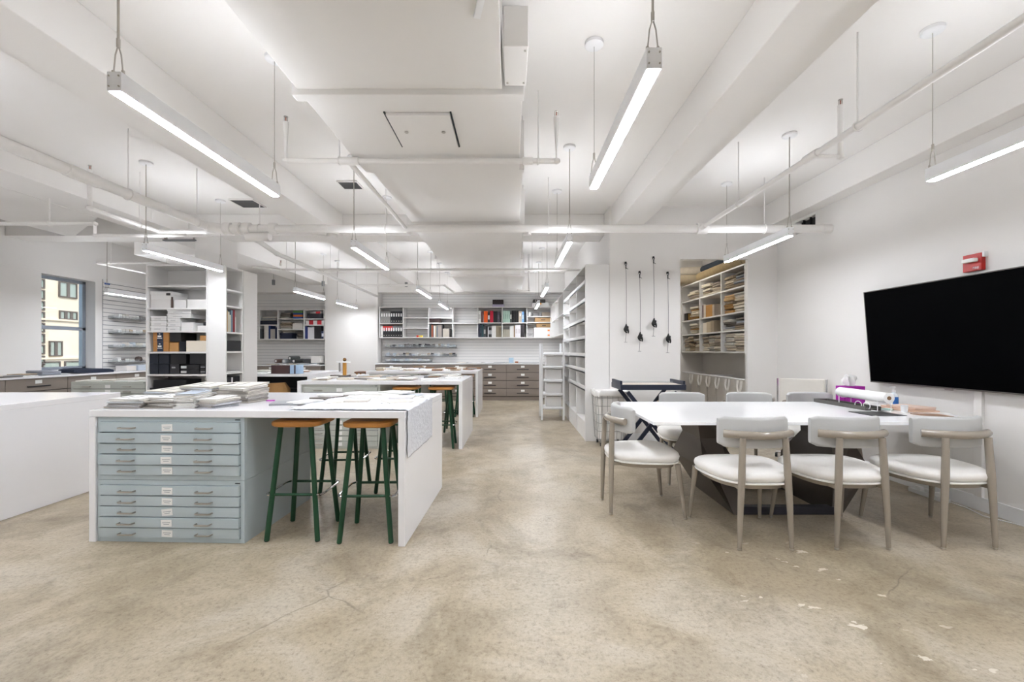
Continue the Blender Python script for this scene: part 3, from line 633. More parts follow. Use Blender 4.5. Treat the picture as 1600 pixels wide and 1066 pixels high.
# ================================================================== CLIMBER ORNAMENTS
M_IRON = mat('black_iron', '141312', .6)
def climber(x, zt, zf, ze, lb, fig=None):
    t = thing('climber_ornament', lb, 'wall ornament', (x, 5.99, zf), 0, 'climbing figures on cords'); dz = zt-zf
    hk = MB().tube([(0, -.03+.0*k, dz-.02+.016*math.sin(a)) if 0 else (.011*math.cos(a), -.03, dz-.018+.02*math.sin(a)) for k, a in enumerate([2*PI*k/12 for k in range(12)])], .0045, 6, closed=True)
    hk.box(-.008, .008, -.035, .01, dz-.012, dz+.012); hk.cyl((0, -.03, dz-.035), (.0, -.03, dz-.085), .007, n=8); hk.cyl((0, -.03, dz-.075), (.03, -.03, dz-.09), .003, n=6)
    hk.build('hook', M_IRON, t)
    MB().tube([(0, -.03, dz-.07), (.006, -.03, dz*.5), (.004, -.035, .055)], .0026, 6).build('cord', M_IRON, t)
    b = MB(); e = ze-zf; b.cyl((0, -.04, -.04), (-.008, -.035, e), .0022, n=6); b.cyl((-.028, -.035, e), (.018, -.035, e), .002, n=6); b.build('tail_cord', M_IRON, t)
    if fig is None:
        V = [(0, 0, 0), (-.012, -.008, .022), (-.006, -.004, .045), (-.002, 0, .06), (.016, -.002, .062),   # pelvis, spine, chest, neck, head
             (.0, .0, .075), (.004, 0, .092),                  # raised arm
             (.02, -.014, .038), (.03, -.004, .05),            # other arm
             (.02, -.02, .004), (.03, 0, -.022), (.026, .0, -.045),  # leg one
             (-.022, -.02, -.006), (.0, -.01, -.028), (.012, 0, -.035)]
        E = [(0, 1), (1, 2), (2, 3), (3, 4), (2, 5), (5, 6), (2, 7), (7, 8), (0, 9), (9, 10), (10, 11), (0, 12), (12, 13), (13, 14)]
        rad = [.029, .027, .028, .012, .018, .010, .008, .012, .009, .018, .012, .009, .019, .013, .010]
        me = bpy.data.meshes.new('figure'); me.from_pydata([(a, c-.045, d) for a, c, d in V], E, []); me.materials.append(M_IRON)
        fig = bpy.data.objects.new('figure', me); C.objects.link(fig); fig.parent = t
        fig.modifiers.new('skin', 'SKIN'); fig.modifiers.new('sub', 'SUBSURF').levels = 1; fig.modifiers['sub'].render_levels = 1
        for i, v in enumerate(me.skin_vertices[0].data): v.radius = (rad[i], rad[i]); v.use_root = (i == 0)
    else:
        f = fig.copy(); C.objects.link(f); f.parent = t; fig = f
    return fig
fg = climber(1.56, 2.457, 1.528, 1.364, 'leftmost black climbing figure hanging from a wall cord')
climber(1.75, 2.33, 1.417, 1.24, 'second black climbing figure from left on wall cord', fg)
climber(1.94, 2.53, 1.607, 1.448, 'highest black climbing figure, third from left on cord', fg)
climber(2.135, 2.32, 1.395, 1.22, 'rightmost black climbing figure hanging near the closet opening', fg)

# ================================================================== HAMPER AND CONSOLE
t = thing('laundry_hamper', 'white wire hamper on casters with canvas liner', 'hamper', (1.30, 5.80, 0))
MW = mat('grey_wire', 'A8A6A2', .4, metal=.4)
def ringp(s, z): return [Vector((x*s, y*s, z)) for x, y in rrect(.215, .19, .06, 4)]
b = MB()
for z in (.09, .2, .31, .42, .53, .64, .71): b.tube(ringp(.80+.2*z/.71, z), .0035, 6, closed=True)
n0 = len(rrect(.215, .19, .06, 4))
for k in range(0, n0):
    if k % 2 == 0: b.tube([ringp(.80+.2*.09/.71, .09)[k], ringp(1, .71)[k]], .003, 6)
for q in (-.14, -.07, 0, .07, .14):
    for sy in (-1, 1): b.tube([(q*.82, sy*.156, .09), (q, sy*.19, .71)], .003, 6); 
    for sx in (-1, 1): b.tube([(sx*.177, q*.82, .09), (sx*.215, q, .71)], .003, 6)
b.build('wire_frame', MW, t)
MB().rings([ringp(.955*(.80+.2*z/.71), z) for z in (.1, .3, .5, .71)]).build('liner', mat('canvas', 'EDEBE7', .95, bump=.1, bscale=40), t, smooth=True)
MB().rings([[p+Vector((0, 0, .012*math.sin(k*2.3))) for k, p in enumerate(ringp(s_, z))] for s_, z in ((1.02, .66), (1.04, .68), (1.04, .715), (1.0, .725), (.94, .715))]).build('liner_cuff', MATS['canvas'], t, smooth=True)
for (x, y) in ((-.14, -.12), (.14, -.12), (-.14, .12), (.14, .12)):
    c = MB().cyl((x, y, .045), (x, y, .09), .006, n=8).build('caster_stem', MW, t); MB().cyl((x-.01, y, .025), (x+.01, y, .025), .025, n=14).build('caster', M_BLACK, c)
t = thing('tray_console', 'navy framed tray console on crossed legs against the wall', 'console table', (1.645, 5.30, 0))
b = MB(); b.box(-.38, .38, -.24, -.215, .79, .852); b.box(-.38, .38, .215, .24, .79, .852)
b.box(-.38, -.355, -.215, .215, .79, .895); b.box(.355, .38, -.215, .215, .79, .895); b.box(-.355, .355, -.215, .215, .80, .82)
b.build('frame', M_NAVY, t, bevel=.002)
MB().box(-.353, .353, -.214, .214, .82, .85).build('tray_top', mat('sand_leather', 'D2C7B8', .5), t)
MB().box(-.34, .34, .05, .06, .85, .875).build('glass_lip', M_CLEAR, t)
for sy in (-1, 1):
    for sx in (-1, 1):
        Mx = Matrix.Translation((0, sy*.2+sx*.012, .39)) @ Matrix.Rotation(sx*math.atan2(.60, .77), 4, 'Y')
        MB().box(-.022, .022, -.011, .011, -.485, .475, Mx).build('leg', M_NAVY, t)

# ================================================================== SHELVING GENERATOR  (local frame: front faces -Y, x to the right)
def grid(name, label, cat, loc, rz, xs, rows, z0, z1, depth, m=M_MEL, tk=.022, lip=0, back=True, plinth=0, group=None, top=True):
    t = thing(name, label, cat, loc, rz, group)
    for i, x in enumerate(xs):
        nm = 'side_panel' if i in (0, len(xs)-1) else 'divider'
        xa = x if i == 0 else (x-tk if i == len(xs)-1 else x-tk/2)
        MB().box(xa, xa+tk, .0, depth, z0, z1).build(nm, m, t, bevel=.0012, seg=1)
    X0, X1 = xs[0]+tk, xs[-1]-tk
    MB().box(X0, X1, 0, depth, z1-tk, z1).build('top_panel', m, t)
    MB().box(X0, X1, 0, depth, z0+plinth, z0+plinth+tk).build('bottom_panel', m, t)
    if plinth: MB().box(X0, X1, .01, .03, z0, z0+plinth).build('plinth', m, t)
    if back: MB().box(X0, X1, depth-.008, depth-.001, z0, z1-tk).build('back_panel', m, t)
    for i in range(len(xs)-1):
        a = xs[i]+(tk if i == 0 else tk/2); c = xs[i+1]-(tk if i == len(xs)-2 else tk/2)
        for z in rows[i]:
            b = MB(); b.box(a, c, .001, depth-.01, z-tk, z)
            if lip: b.box(a, c, .001, .018, z-.02, z+lip)
            b.build('shelf', m, t)
    return t
# rear wall shelves (front at Y 11.14)
SX = [-3.40, -2.79, -2.14, -1.517, -.881, -.251, .383, 1.007]; SY = 11.14
grid('wall_shelf', 'long white seven bay wall shelf on the rear wall', 'shelf', (0, SY, 0), 0, SX, [[1.957], [2.10, 1.836], [2.10, 1.963], [1.963], [1.97], [1.97], [2.134, 1.984]], 1.573, 2.372, .325, group='white shelving', back=False)
AX = [-6.49, -6.0, -5.33, -4.80]
grid('wall_shelf', 'white three bay wall shelf in the rear left alcove', 'shelf', (0, SY, 0), 0, AX, [[1.914], [2.07, 1.80], [2.07, 1.914]], 1.53, 2.31, .325, group='white shelving', back=False)
BC = [2.19, 1.937, 1.673, 1.417, 1.17, .954, .708]
# bookcase facing the aisle: local x along -Y world; rz = -90deg => local +x -> world -Y, local +y -> world +X
grid('bookcase', 'tall white cubby bookcase lining the right of the aisle', 'bookcase', (1.01, 8.55, 0), -PI/2, [0, .86, 1.72, 2.55], [BC]*3, 0, 2.44, .33, lip=.045, plinth=.24, group='white shelving')
grid('wall_shelf', 'white upper wall shelf beyond the aisle bookcase', 'shelf', (1.01, 11.12, 0), -PI/2, [0, .85, 1.7, 2.56], [[1.99]]*3, 1.573, 2.40, .33, group='white shelving')
grid('bookcase', 'freestanding white bookcase holding boxes, facing the camera', 'bookcase', (-5.05, 6.0, 0), 0, [0, .853], [[2.15, 1.84, 1.524, 1.234, .923, .6, .3]], 0, 2.44, .37, plinth=.06, group='white shelving')
grid('bookcase', 'narrow white bookcase turned sideways beside the box bookcase', 'bookcase', (-3.945, 6.0, 0), PI/2, [0, .39], [[2.106, 1.877, 1.51, 1.24, .944, .6, .3]], 0, 2.43, .25, plinth=.06, group='white shelving')
# closet shelf: face X=3.25 facing -X
CZ = [2.17, 1.81, 1.55]
grid('closet_shelf', 'white fabric shelving inside the closet', 'shelf', (3.25, 8.34, 0), -PI/2, [0, .80, 1.57, 2.27], [CZ]*3, 1.215, 2.47, .40, group='white shelving')

# ================================================================== SLATWALLS
def slat(label, loc, rz, L, z0, z1, gc='C3C3C1'):
    t = thing('slatwall_panel', label, 'wall panel', loc, rz, 'slatted wall panels')
    MB().box(0, L, .012, .02, z0, z1).build('backing', mat('slat_groove_'+gc, gc, .7), t)
    b = MB(); z = z0
    while z < z1-.01: b.box(0, L, 0, .012, z, min(z+.066, z1)); z += .076
    b.build('slats', M_LAM, t); return t
slat('white slatted wall panel below the rear shelves', (-3.42, YB-.021, 0), 0, 4.75, .94, 2.72)
slat('white slatted wall panel in the rear left alcove', (-6.9, YB-.021, 0), 0, 2.1, .90, 2.6)
slat('white slatted wall panel beside the left window', (XL+.021, 7.86, 0), PI/2, 3.2, .885, 2.54, '85878A')
slat('white slatted panel beneath the upper aisle shelf', (1.324, 11.45, 0), -PI/2, 2.85, .94, 1.57)

# ================================================================== BASE CABINETS
def basecab(label, loc, rz, w_=.825, h_=.90, nd=4, dp=.55):
    t = thing('drawer_cabinet', label, 'cabinet', loc, rz, 'taupe drawer cabinets')
    MB().box(.002, w_-.002, .02, dp, .09, h_).build('carcass', M_TAUPE2, t)
    MB().box(0, w_, .03, .05, 0, .09).build('plinth', M_TAUPE, t)
    ph = (h_-.10)/nd
    for k in range(nd):
        z1 = h_-.004-k*ph
        dr = MB().box(.004, w_-.004, 0, .02, z1-ph+.012, z1).build('drawer', M_TAUPE, t, bevel=.001, seg=1)
        MB().box(w_*.32, w_*.68, -.022, 0, z1-ph*.62, z1-ph*.62+.016).build('handle', M_BLACK, dr)
        MB().box(w_/2-.045, w_/2+.045, -.003, 0, z1-ph*.38, z1-ph*.38+.05).build('label_card', M_PAPER, dr)
    return t
for k in range(5):
    basecab('taupe drawer cabinet on the rear wall, ' + nth(4-k, 5), (.68-.8225*(k+1), 10.9, 0), 0)
tag(MB().box(-3.42, 1.32, 10.88, YB-.025, .905, .937).build('worktop', M_QUARTZ, bevel=.002), 'white worktop along the rear wall cabinets', 'worktop')
basecab('taupe drawer cabinet in the alcove beside the blank pier', (-5.63, 10.9, 0), 0, h_=.86)
basecab('taupe drawer cabinet in the alcove behind the bookcase', (-6.455, 10.9, 0), 0, h_=.86)
tag(MB().box(-6.5, -4.79, 10.88, YB-.025, .862, .89).build('worktop', M_QUARTZ, bevel=.002), 'white worktop in the rear left alcove', 'worktop')
for k in range(5):
    basecab('taupe drawer cabinet by the left wall, ' + ['nearest', 'second nearest', 'middle', 'second farthest', 'farthest'][k], (-6.85, 5.06+.825*k, 0), PI/2, h_=.85, dp=.54)
tag(MB().box(XL+.004, -6.83, 3.5, 9.2, .852, .88).build('worktop', M_QUARTZ, bevel=.002), 'white worktop running under the left window', 'worktop')

# ================================================================== TRAY RACK by the bookcase
t = thing('tray_rack', 'tall white rack of sloping trays standing beside the bookcase', 'rack', (.73, 7.8, 0))
for sx in (-1, 1):
    for y in (0, .5):
        MB().box(sx*.195-.018, sx*.195+.018, y-.018, y+.018, 0, 1.38).build('post', M_WHITE, t, bevel=.003)
for k, z in enumerate((1.19, .95, .71, .465, .22)):
    tr = MB().box(-.175, .175, .0, .5, z-.01, z+.006).build('tray', M_WHITE, t)
    MB().cyl((-.16, -.01, z), (.172, -.01, z), .027, n=14).build('front_roll', M_WHITE, tr, smooth=True)
    if k: MB().box(-.11, .165, .06, .44, z+.006, z+.20).build('bin', M_LAM, tr, bevel=.006)
tag(MB().box(-.12, .12, -.1, .1, 0, .02).build('folded_cloth', mat('plum_cloth', '5a4e54', .9), None, (.78, 7.98, 1.158), .3, bevel=.006), 'dark plum cloth lying on the tray rack', 'cloth')
tag(MB().box(-.07, .1, -.06, .06, 0, .015).build('folded_cloth', mat('pale_cloth', 'D5CFC9', .9), None, (.66, 7.92, 1.158), -.2, bevel=.006), 'pale cloth piece lying on the tray rack', 'cloth')

# ================================================================== BOOKS AND BINDERS
def book_mesh(w_, h_, d_, col, kind='plain', col2=None, nm='book'):
    b = MB(); b.box(0, w_, 0, d_, 0, h_)
    mats_ = [mat('cover_'+col, col, .6, var=.1, scale=30)]
    if kind == 'binder':
        b.mi = 1; b.box(w_*.22, w_*.78, -.001, 0, h_*.55, h_*.82); b.mi = 2; b.cyl((w_/2, -.002, h_*.16), (w_/2, 0, h_*.16), w_*.2, n=10); mats_ += [M_PAPER, M_STEEL]
        if col2: b.mi = 3; b.box(-.0004, w_+.0004, -.0006, d_, h_*.62, h_+.0005); mats_.append(mat('cover_'+col2, col2, .5)); b.mi = 1; b.box(w_*.3, w_*.7, -.0018, -.0007, h_*.68, h_*.86)
    elif kind == 'label':
        b.mi = 1; b.box(w_*.15, w_*.85, -.001, 0, h_*.3, h_*.7); mats_ += [mat('cover_'+(col2 or 'D8D4CC'), col2 or 'D8D4CC', .6)]
    return b, mats_
def row(x0, y0, z, specs, where, group, rz=0, ax=(1, 0)):
    """specs: (count, thickness, height, depth, hex colour, kind, hex second colour, colour words, noun)"""
    tot = sum(s[0] for s in specs); i = 0; p = 0
    for (cnt, w_, h_, d_, col, kind, col2, words, noun) in specs:
        b, ms = book_mesh(w_-.002, h_, d_, col, kind, col2); o = None
        for q in range(cnt):
            L = (x0+p*ax[0], y0+p*ax[1], z)
            if o is None: o = b.build(noun, ms, None, L, rz)
            else: o = o.copy(); C.objects.link(o); o.location = L
            noun_w = noun.replace('_', ' ')
            tag(o, '%s %s, %s %s' % (words, noun_w, nth(i, tot), where), noun_w, group)
            p += w_; i += 1
YS = SY+.03
G = 'binders and books on the rear wall shelf'
row(-3.37, YS, 1.958, [(4, .062, .30, .26, '8E8C88', 'binder', None, 'grey', 'ring_binder'), (5, .062, .30, .26, '16161B', 'binder', None, 'black', 'ring_binder')], 'in the first bay, upper shelf', G)
row(-3.37, YS, 1.596, [(1, .058, .28, .26, 'E6E4E0', 'binder', None, 'white', 'ring_binder'), (4, .062, .28, .26, '1B1A1C', 'binder', 'D3201A', 'red topped black', 'ring_binder'), (4, .0625, .28, .26, '1B1A1C', 'binder', '6f6f70', 'grey topped black', 'ring_binder')], 'in the first bay, lower shelf', G)
row(-2.12, YS+.01, 1.596, [(1, .05, .33, .26, '2c3a3c', 'plain', None, 'dark teal', 'book'), (1, .04, .31, .25, '9c5236', 'plain', None, 'rust', 'book'), (1, .02, .30, .25, '2b2b2b', 'plain', None, 'black', 'book'), (1, .03, .30, .25, 'E5E1DA', 'plain', None, 'white', 'book'), (1, .04, .30, .25, 'A89C86', 'plain', None, 'tan', 'book'), (1, .03, .28, .25, '4C5561', 'plain', None, 'slate', 'book'),
                        (3, .035, .31, .25, '8c837c', 'plain', None, 'grey brown', 'book'), (1, .03, .33, .25, '222', 'plain', None, 'black', 'book') if 0 else (1, .03, .33, .25, '222222', 'plain', None, 'black', 'book'), (4, .04, .22, .25, 'A79F92', 'plain', None, 'short tan', 'book'), (1, .03, .22, .25, '3a3735', 'plain', None, 'short dark', 'book')], 'in the third bay', G)
row(-.865, YS, 1.972, [(1, .07, .30, .26, 'E4E3DF', 'label', 'BFBDB8', 'white', 'binder'), (1, .05, .28, .26, '5a2f30', 'plain', None, 'maroon', 'book'), (1, .02, .20, .26, '888888', 'plain', None, 'grey', 'booklet'), (1, .10, .29, .26, 'E85D12', 'plain', None, 'orange', 'binder'), (1, .06, .26, .26, '35302f', 'label', 'ECECEC', 'black and white', 'binder'), (1, .085, .30, .26, 'B81230', 'plain', None, 'crimson', 'binder'), (1, .11, .29, .26, '232224', 'plain', None, 'black', 'binder'), (1, .055, .28, .26, '57505C', 'label', '6F6875', 'plum grey', 'binder')], 'in the fifth bay, upper shelf', G)
row(-.865, YS, 1.596, [(1, .04, .32, .26, '23243a', 'plain', None, 'navy', 'book'), (1, .05, .34, .26, '1d2a35', 'label', '2d3d4a', 'dark blue', 'book'), (1, .045, .33, .26, '1c4044', 'plain', None, 'teal', 'book'), (1, .06, .28, .26, '3d3f40', 'label', '9a9a96', 'charcoal', 'book'), (1, .05, .28, .26, '0f0f10', 'plain', None, 'black', 'book'), (1, .018, .26, .26, 'ECECEA', 'plain', None, 'thin white', 'book'), (2, .04, .25, .26, '2c2b2b', 'label', 'BCBCBC', 'black labelled', 'book'), (1, .11, .29, .26, 'E2E0DC', 'plain', None, 'wide white', 'box_file'), (1, .13, .29, .26, '8A7F6B', 'plain', None, 'khaki', 'box_file')], 'in the fifth bay, lower shelf', G)
row(-.235, YS, 1.972, [(4, .047, .30, .26, 'A9C4B5', 'label', '95B3A4', 'mint green', 'binder'), (1, .04, .29, .26, '2f3230', 'label', 'E0E0DC', 'dark labelled', 'binder'), (3, .06, .30, .26, '131214', 'plain', None, 'black', 'binder'), (1, .08, .29, .26, 'C9BAA6', 'binder', None, 'beige', 'binder'), (1, .055, .28, .26, '6FA3D8', 'label', 'CBE0F2', 'light blue', 'binder')], 'in the sixth bay, upper shelf', G)
row(-.235, YS, 1.596, [(4, .045, .20, .26, 'A9A494', 'plain', None, 'small sage', 'book'), (2, .05, .28, .26, 'E3E2DE', 'plain', None, 'white', 'binder'), (1, .035, .30, .26, '8B7256', 'plain', None, 'brown', 'book'), (2, .07, .31, .26, 'E6E3E6', 'label', 'D0CACB', 'tall white', 'binder'), (1, .10, .33, .26, '2B2527', 'plain', None, 'dark', 'binder')], 'in the sixth bay, lower shelf', G)
# boxes
def carton(name, label, loc, sx, sy, sz, col, lid=None, rz=0, group=None, cat='box', lip=.006, front=None, frac=.3):
    t = thing(name, label, cat, loc, rz, group); m = mat('card_'+col, col, .65, var=.04)
    MB().box(-sx/2, sx/2, 0, sy, 0, sz*(1-frac) if lid else sz).build('body', m, t, bevel=.002)
    if lid: MB().box(-sx/2-lip, sx/2+lip, -lip, sy+lip, sz*(1-frac), sz).build('lid', mat('card_'+lid, lid, .6, var=.04), t, bevel=.002)
    if front:
        fx0, fx1, fz0, fz1, fc = front
        MB().box(fx0*sx/2, fx1*sx/2, -lip-.002, -lip, fz0*sz, fz1*sz).build('label', mat('lab_'+fc, fc, .6, var=.15, scale=80), t)
    return t
GB = 'boxes on and in the rear wall shelf'
carton('storage_box', 'dark brown box lying in the third bay of rear shelf', (-1.98, YS, 1.964), .28, .25, .11, '3A2A28', '3A2A28', group=GB)
carton('storage_box', 'black box atop the rear shelf, over a lilac box', (-.36, YS, 2.372+.065), .28, .24, .12, '2A1F1F', group=GB)
carton('storage_box', 'lilac box directly under the black box atop rear shelf', (-.355, YS, 2.372), .30, .26, .065, 'B5AEC6', group=GB)
carton('storage_box', 'white box with orange sticker atop the rear shelf corner', (.73, YS, 2.372), .44, .26, .105, 'DEDDDA', group=GB, front=(-.1, .1, .6, 1, 'E8962A'))
tag(MB().box(-.16, .16, 0, .2, 0, .09).build('projector', mat('charcoal_case', '33302e', .5), None, (.70, YS, 2.477), bevel=.02), 'dark grey case on the white box at shelf corner', 'case')
carton('storage_box', 'brown suitcase box on the middle shelf of last bay', (.80, YS, 1.985), .43, .25, .11, '94744A', group=GB, front=(-.25, .25, .4, .6, '3c2a1c'))
carton('storage_box', 'brown handled box atop white boxes in last bay', (.82, YS, 1.845), .38, .25, .105, '94744A', group=GB, front=(-.25, .25, .35, .6, '3c2a1c'))
carton('storage_box', 'upper white box with orange tag in last rear bay', (.78, YS, 1.72), .44, .25, .123, 'DDDCDA', group=GB, front=(.6, .85, .25, .55, 'E8832A'))
carton('storage_box', 'lower white box with orange tag in last rear bay', (.78, YS, 1.596), .44, .25, .123, 'DDDCDA', group=GB, front=(.6, .85, .25, .55, 'E8832A'))
carton('storage_box', 'taupe box on the top shelf of last rear bay', (.87, YS, 2.135), .2, .24, .10, '7b6f60', group=GB)
carton('storage_box', 'small grey device on the top shelf of last rear bay', (.62, YS, 2.135), .16, .2, .09, '55534f', group=GB)
tag(MB().cyl((0, 0, 0), (0, 0, .1), .03, n=14).build('jar', M_PAPER, None, (.45, YS+.05, 2.135), smooth=True), 'white jar on the top shelf of last rear bay', 'jar')
for x, c, lb in ((-2.43, 'D8301C', 'red'), (-2.375, 'C8B060', 'mustard'), (-2.32, 'E6CC4A', 'yellow')):
    tag(MB().box(-.025, .025, 0, .05, 0, .045).build('small_block', mat('block_'+c, c, .5), None, (x, YS, 1.596), bevel=.004), lb+' small block on the nearly empty second bay', 'block')
# alcove shelf contents
GA = 'objects on the alcove wall shelf'
row(-6.47, YS, 1.552, [(1, .03, .2, .26, '777', 'plain', None, 'x', 'book')] if 0 else [(1, .06, .25, .26, '44494c', 'plain', None, 'charcoal', 'book'), (1, .05, .24, .26, '1d1d20', 'plain', None, 'black', 'book'), (2, .055, .34, .26, 'D9D5CF', 'plain', None, 'cream', 'book'), (1, .05, .34, .26, '1f3566', 'plain', None, 'royal blue', 'book'), (2, .06, .25, .26, 'A8A49E', 'plain', None, 'grey', 'book'), (1, .05, .30, .26, '1c2440', 'plain', None, 'navy', 'book')], 'in alcove shelf, left bay', GA)
row(-5.31, YS, 1.552, [(1, .07, .32, .26, '23306e', 'plain', None, 'blue', 'book') , (3, .055, .30, .26, 'DAD9DC', 'plain', None, 'white', 'book'), (2, .09, .33, .26, '17161a', 'plain', None, 'black', 'book'), (1, .07, .20, .26, '2a3350', 'label', 'D8DCE4', 'navy striped', 'book')], 'in alcove shelf, right bay', GA)
carton('storage_box', 'navy box under grey cloth in alcove shelf left bay', (-6.24, YS, 1.915), .44, .25, .10, '161C2E', group=GA)
carton('storage_box', 'navy storage box in the alcove shelf middle bay', (-5.80, YS, 1.552), .30, .25, .15, '1A2038', '1A2038', group=GA)
carton('storage_box', 'long black box in the alcove shelf upper right bay', (-5.05, YS, 2.071), .40, .25, .13, '1B1B24', group=GA)
carton('storage_box', 'left red and white shoe box in alcove right bay', (-5.17, YS, 1.915), .24, .25, .11, 'E8E4E2', group=GA, front=(-.3, .6, 0, 1, 'B8202C'))
carton('storage_box', 'right red and white shoe box in alcove right bay', (-4.94, YS, 1.915), .22, .25, .11, 'E8E4E2', group=GA, front=(-.5, .5, 0, 1, 'B8202C'))
carton('storage_box', 'small red and white box on the long black box', (-5.0, YS, 2.201), .2, .2, .05, 'E8E4E2', group=GA, front=(-.3, .8, 0, 1, 'B8202C'))
carton('storage_box', 'white box in the alcove shelf middle bay', (-5.50, YS, 1.802), .26, .25, .15, 'D4D0CA', group=GA)
# folded fabric kit
FC = {'C9BCA6': 'sand', 'B9AC97': 'stone', 'A08F77': 'taupe', '8A7A66': 'brown grey', 'D6CCBB': 'cream', '9C7644': 'mustard brown', '6F675F': 'charcoal taupe', 'B6B2AA': 'grey', 'A79A8C': 'mushroom', '5E5550': 'dark brown', 'C7A77A': 'ochre', '8E9299': 'blue grey'}
FM = {}
def cloth_obj(col, var=0):
    k = (col, var)
    if k not in FM:
        b = MB(); rg = []; rr = random.Random(hash(k[0]) % 97 + var if 0 else sum(map(ord, col))+var*31); NZ = 8; NP = 20
        ph = rr.uniform(0, 6)
        prof = [(.90, 0), (1.0, .12), (1.01, .36), (.965, .5), (1.0, .64), (1.0, .88), (.9, 1.0)]
        for s_, z in prof:
            P = []
            for j, (x, y) in enumerate(rrect(.5, .5, .09, 4)):
                wv = .012*math.sin(j*1.1+ph)+.01*math.sin(j*2.3+ph*2)
                P.append(Vector((x*(s_+wv), y*(s_+wv*.6), z+.13*math.sin(x*5+ph)+.07*math.sin(y*6+ph))))
            rg.append(P)
        b.rings(rg)
        FM[k] = b.build('folded_fabric', mat('fabric_'+col, col, .95, var=.16, scale=25, bump=.3, bscale=25), None, smooth=True); FM[k]['fresh'] = 1
        return FM[k]
    o = FM[k].copy(); C.objects.link(o)
    if 'fresh' in o: del o['fresh']
    return o
def stack(x, y, z, n_, cols, hgt, where, group, sx=.3, sy=.3, rz=0, r=R, jit=.02, noun='folded fabric'):
    zz = z; hs = [hgt*r.uniform(.7, 1.3) for _ in range(n_)]
    for i in range(n_):
        c = cols[(i*7+r.randrange(3)) % len(cols)] if len(cols) > 1 else cols[0]
        o = cloth_obj(c, r.randrange(2))
        if 'fresh' in o: del o['fresh']
        o.location = (x+r.uniform(-jit, jit), y+r.uniform(-jit, jit), zz+hs[i]*.1); o.rotation_euler.z = rz+r.uniform(-.08, .08)
        o.scale = (sx*r.uniform(.88, 1.0), sy*r.uniform(.9, 1), hs[i]*.93)
        tag(o, '%s %s, %s %s' % (FC.get(c, 'pale'), noun, nth(n_-1-i, n_, 'topmost', 'lowest'), where), 'fabric', group)
        zz += hs[i]
stack(-6.24, YS+.12, 2.02, 3, ['B6B2AA', '8E9299'], .035, 'on navy box in alcove', 'fabrics in the alcove shelf', .42, .24)
stack(-5.83, YS+.12, 2.075, 4, ['B6B2AA', '6F675F'], .045, 'at top left of alcove middle bay', 'fabrics in the alcove shelf', .26, .24)
stack(-5.82, YS+.12, 1.805, 5, ['A79A8C', '8A7A66', 'B6B2AA'], .042, 'at centre left of alcove middle bay', 'fabrics in the alcove shelf', .28, .24)
stack(-5.80, YS+.12, 1.705, 2, ['A79A8C', 'B6B2AA'], .035, 'on navy box in alcove middle bay', 'fabrics in the alcove shelf', .28, .24)
stack(-5.43, YS+.12, 1.555, 4, ['5E5550', '6F675F'], .05, 'at lower right of alcove middle bay', 'fabrics in the alcove shelf', .17, .24)
GT = 'books stacked flat in the alcove'
for i, (c, wd) in enumerate((('2B4C8C', 'blue'), ('C8662A', 'orange'), ('2B4C8C', 'blue'), ('4F7A3A', 'green'))):
    tag(MB().box(-.12, .12, 0, .24, 0, .048).build('book', mat('cover_'+c, c, .5), None, (-5.5, YS, 2.072+i*.05), bevel=.002), '%s book lying flat in alcove shelf, %s of four' % (wd, nth(3-i, 4, 'topmost', 'lowest')), 'book', GT)

# bookcase A (boxes)
GX = 'boxes on the freestanding bookcase'
Y6 = 6.03
def cb(lb, x0, x1, z, h_, col, lid=None, front=None, dy=0, depth=.3, name='storage_box', frac=.3):
    # x0,x1 in image pixels at the bookcase plane
    k = 6.03/680; a, c = max((x0-800)*k, -5.024), min((x1-800)*k, -4.222)
    return carton(name, lb, ((a+c)/2, Y6+dy, z), c-a-.008, depth, h_, col, lid, 0, GX, front=front, frac=frac)
z = 1.842
cb('white box at the left of the second shelf, lower', 235, 267, z, .115, 'DCD9D6'); cb('white box with black sticker, upper left of second shelf', 235, 268, z+.117, .11, 'E0DEDB', 'E0DEDB', front=(.55, .95, .5, .8, '3b3836'), frac=.4)
cb('small white box with brown strap on the second shelf', 271, 291, z, .11, 'DEDCDA'); tag(MB().box(-.012, .012, -.004, 0, 0, .15).build('strap', mat('brown_strap', '5b4840', .7), None, (-4.70, Y6-.01, z)), 'brown strap standing before the small white box', 'strap')
cb('long white box at the right of the second shelf', 292, 324.5, z, .115, 'E0DEDB')
z = 1.526
for i, (a, c, n_, h_, wd) in enumerate(((235, 260.5, 3, .068, 'left'), (261, 282, 5, .058, 'middle'))):
    for q in range(n_): cb('white flat box in the %s stack of third shelf, %s' % (wd, nth(n_-1-q, n_, 'topmost', 'lowest')), a+(q*7 % 3)*.35, c-.6+(q*5 % 3)*.3+(q > 2)*(17 if i else 0), z+q*(h_+.001), h_-.004, 'E2E0DD', 'E9E7E5', front=(-.5, .3, .30, .42, 'A5A5A5'), frac=.35)
cb('plain white box right of the middle stack, third shelf', 283, 302, z, .115, 'E0DEDB'); cb('low white box at the right end, third shelf', 308, 324.5, z, .07, 'DDDBD8')
cb('black small case on the low white box, third shelf', 317, 325, z+.071, .05, '222024')
z = 1.236
def navybox(lb, x0, x1, z):
    t = cb(lb, x0, x1, z, .137, 'B07B42'); sx = (x1-x0)*6.03/680-.008
    MB().box(-sx/2*.45, sx/2*.22+.01, -.003, 0, 0, .137).build('navy_sleeve', mat('navy_card', '1E2C44', .6), t)
    b = MB()
    M0 = -sx*.07
    for (w_, zz, hh) in ((.05, .062, .022), (.07, .042, .008), (.02, .10, .012)): b.box(M0-w_/2, M0+w_/2, -.0045, -.003, zz, zz+hh)
    b.build('printed_mark', M_PAPER, t)
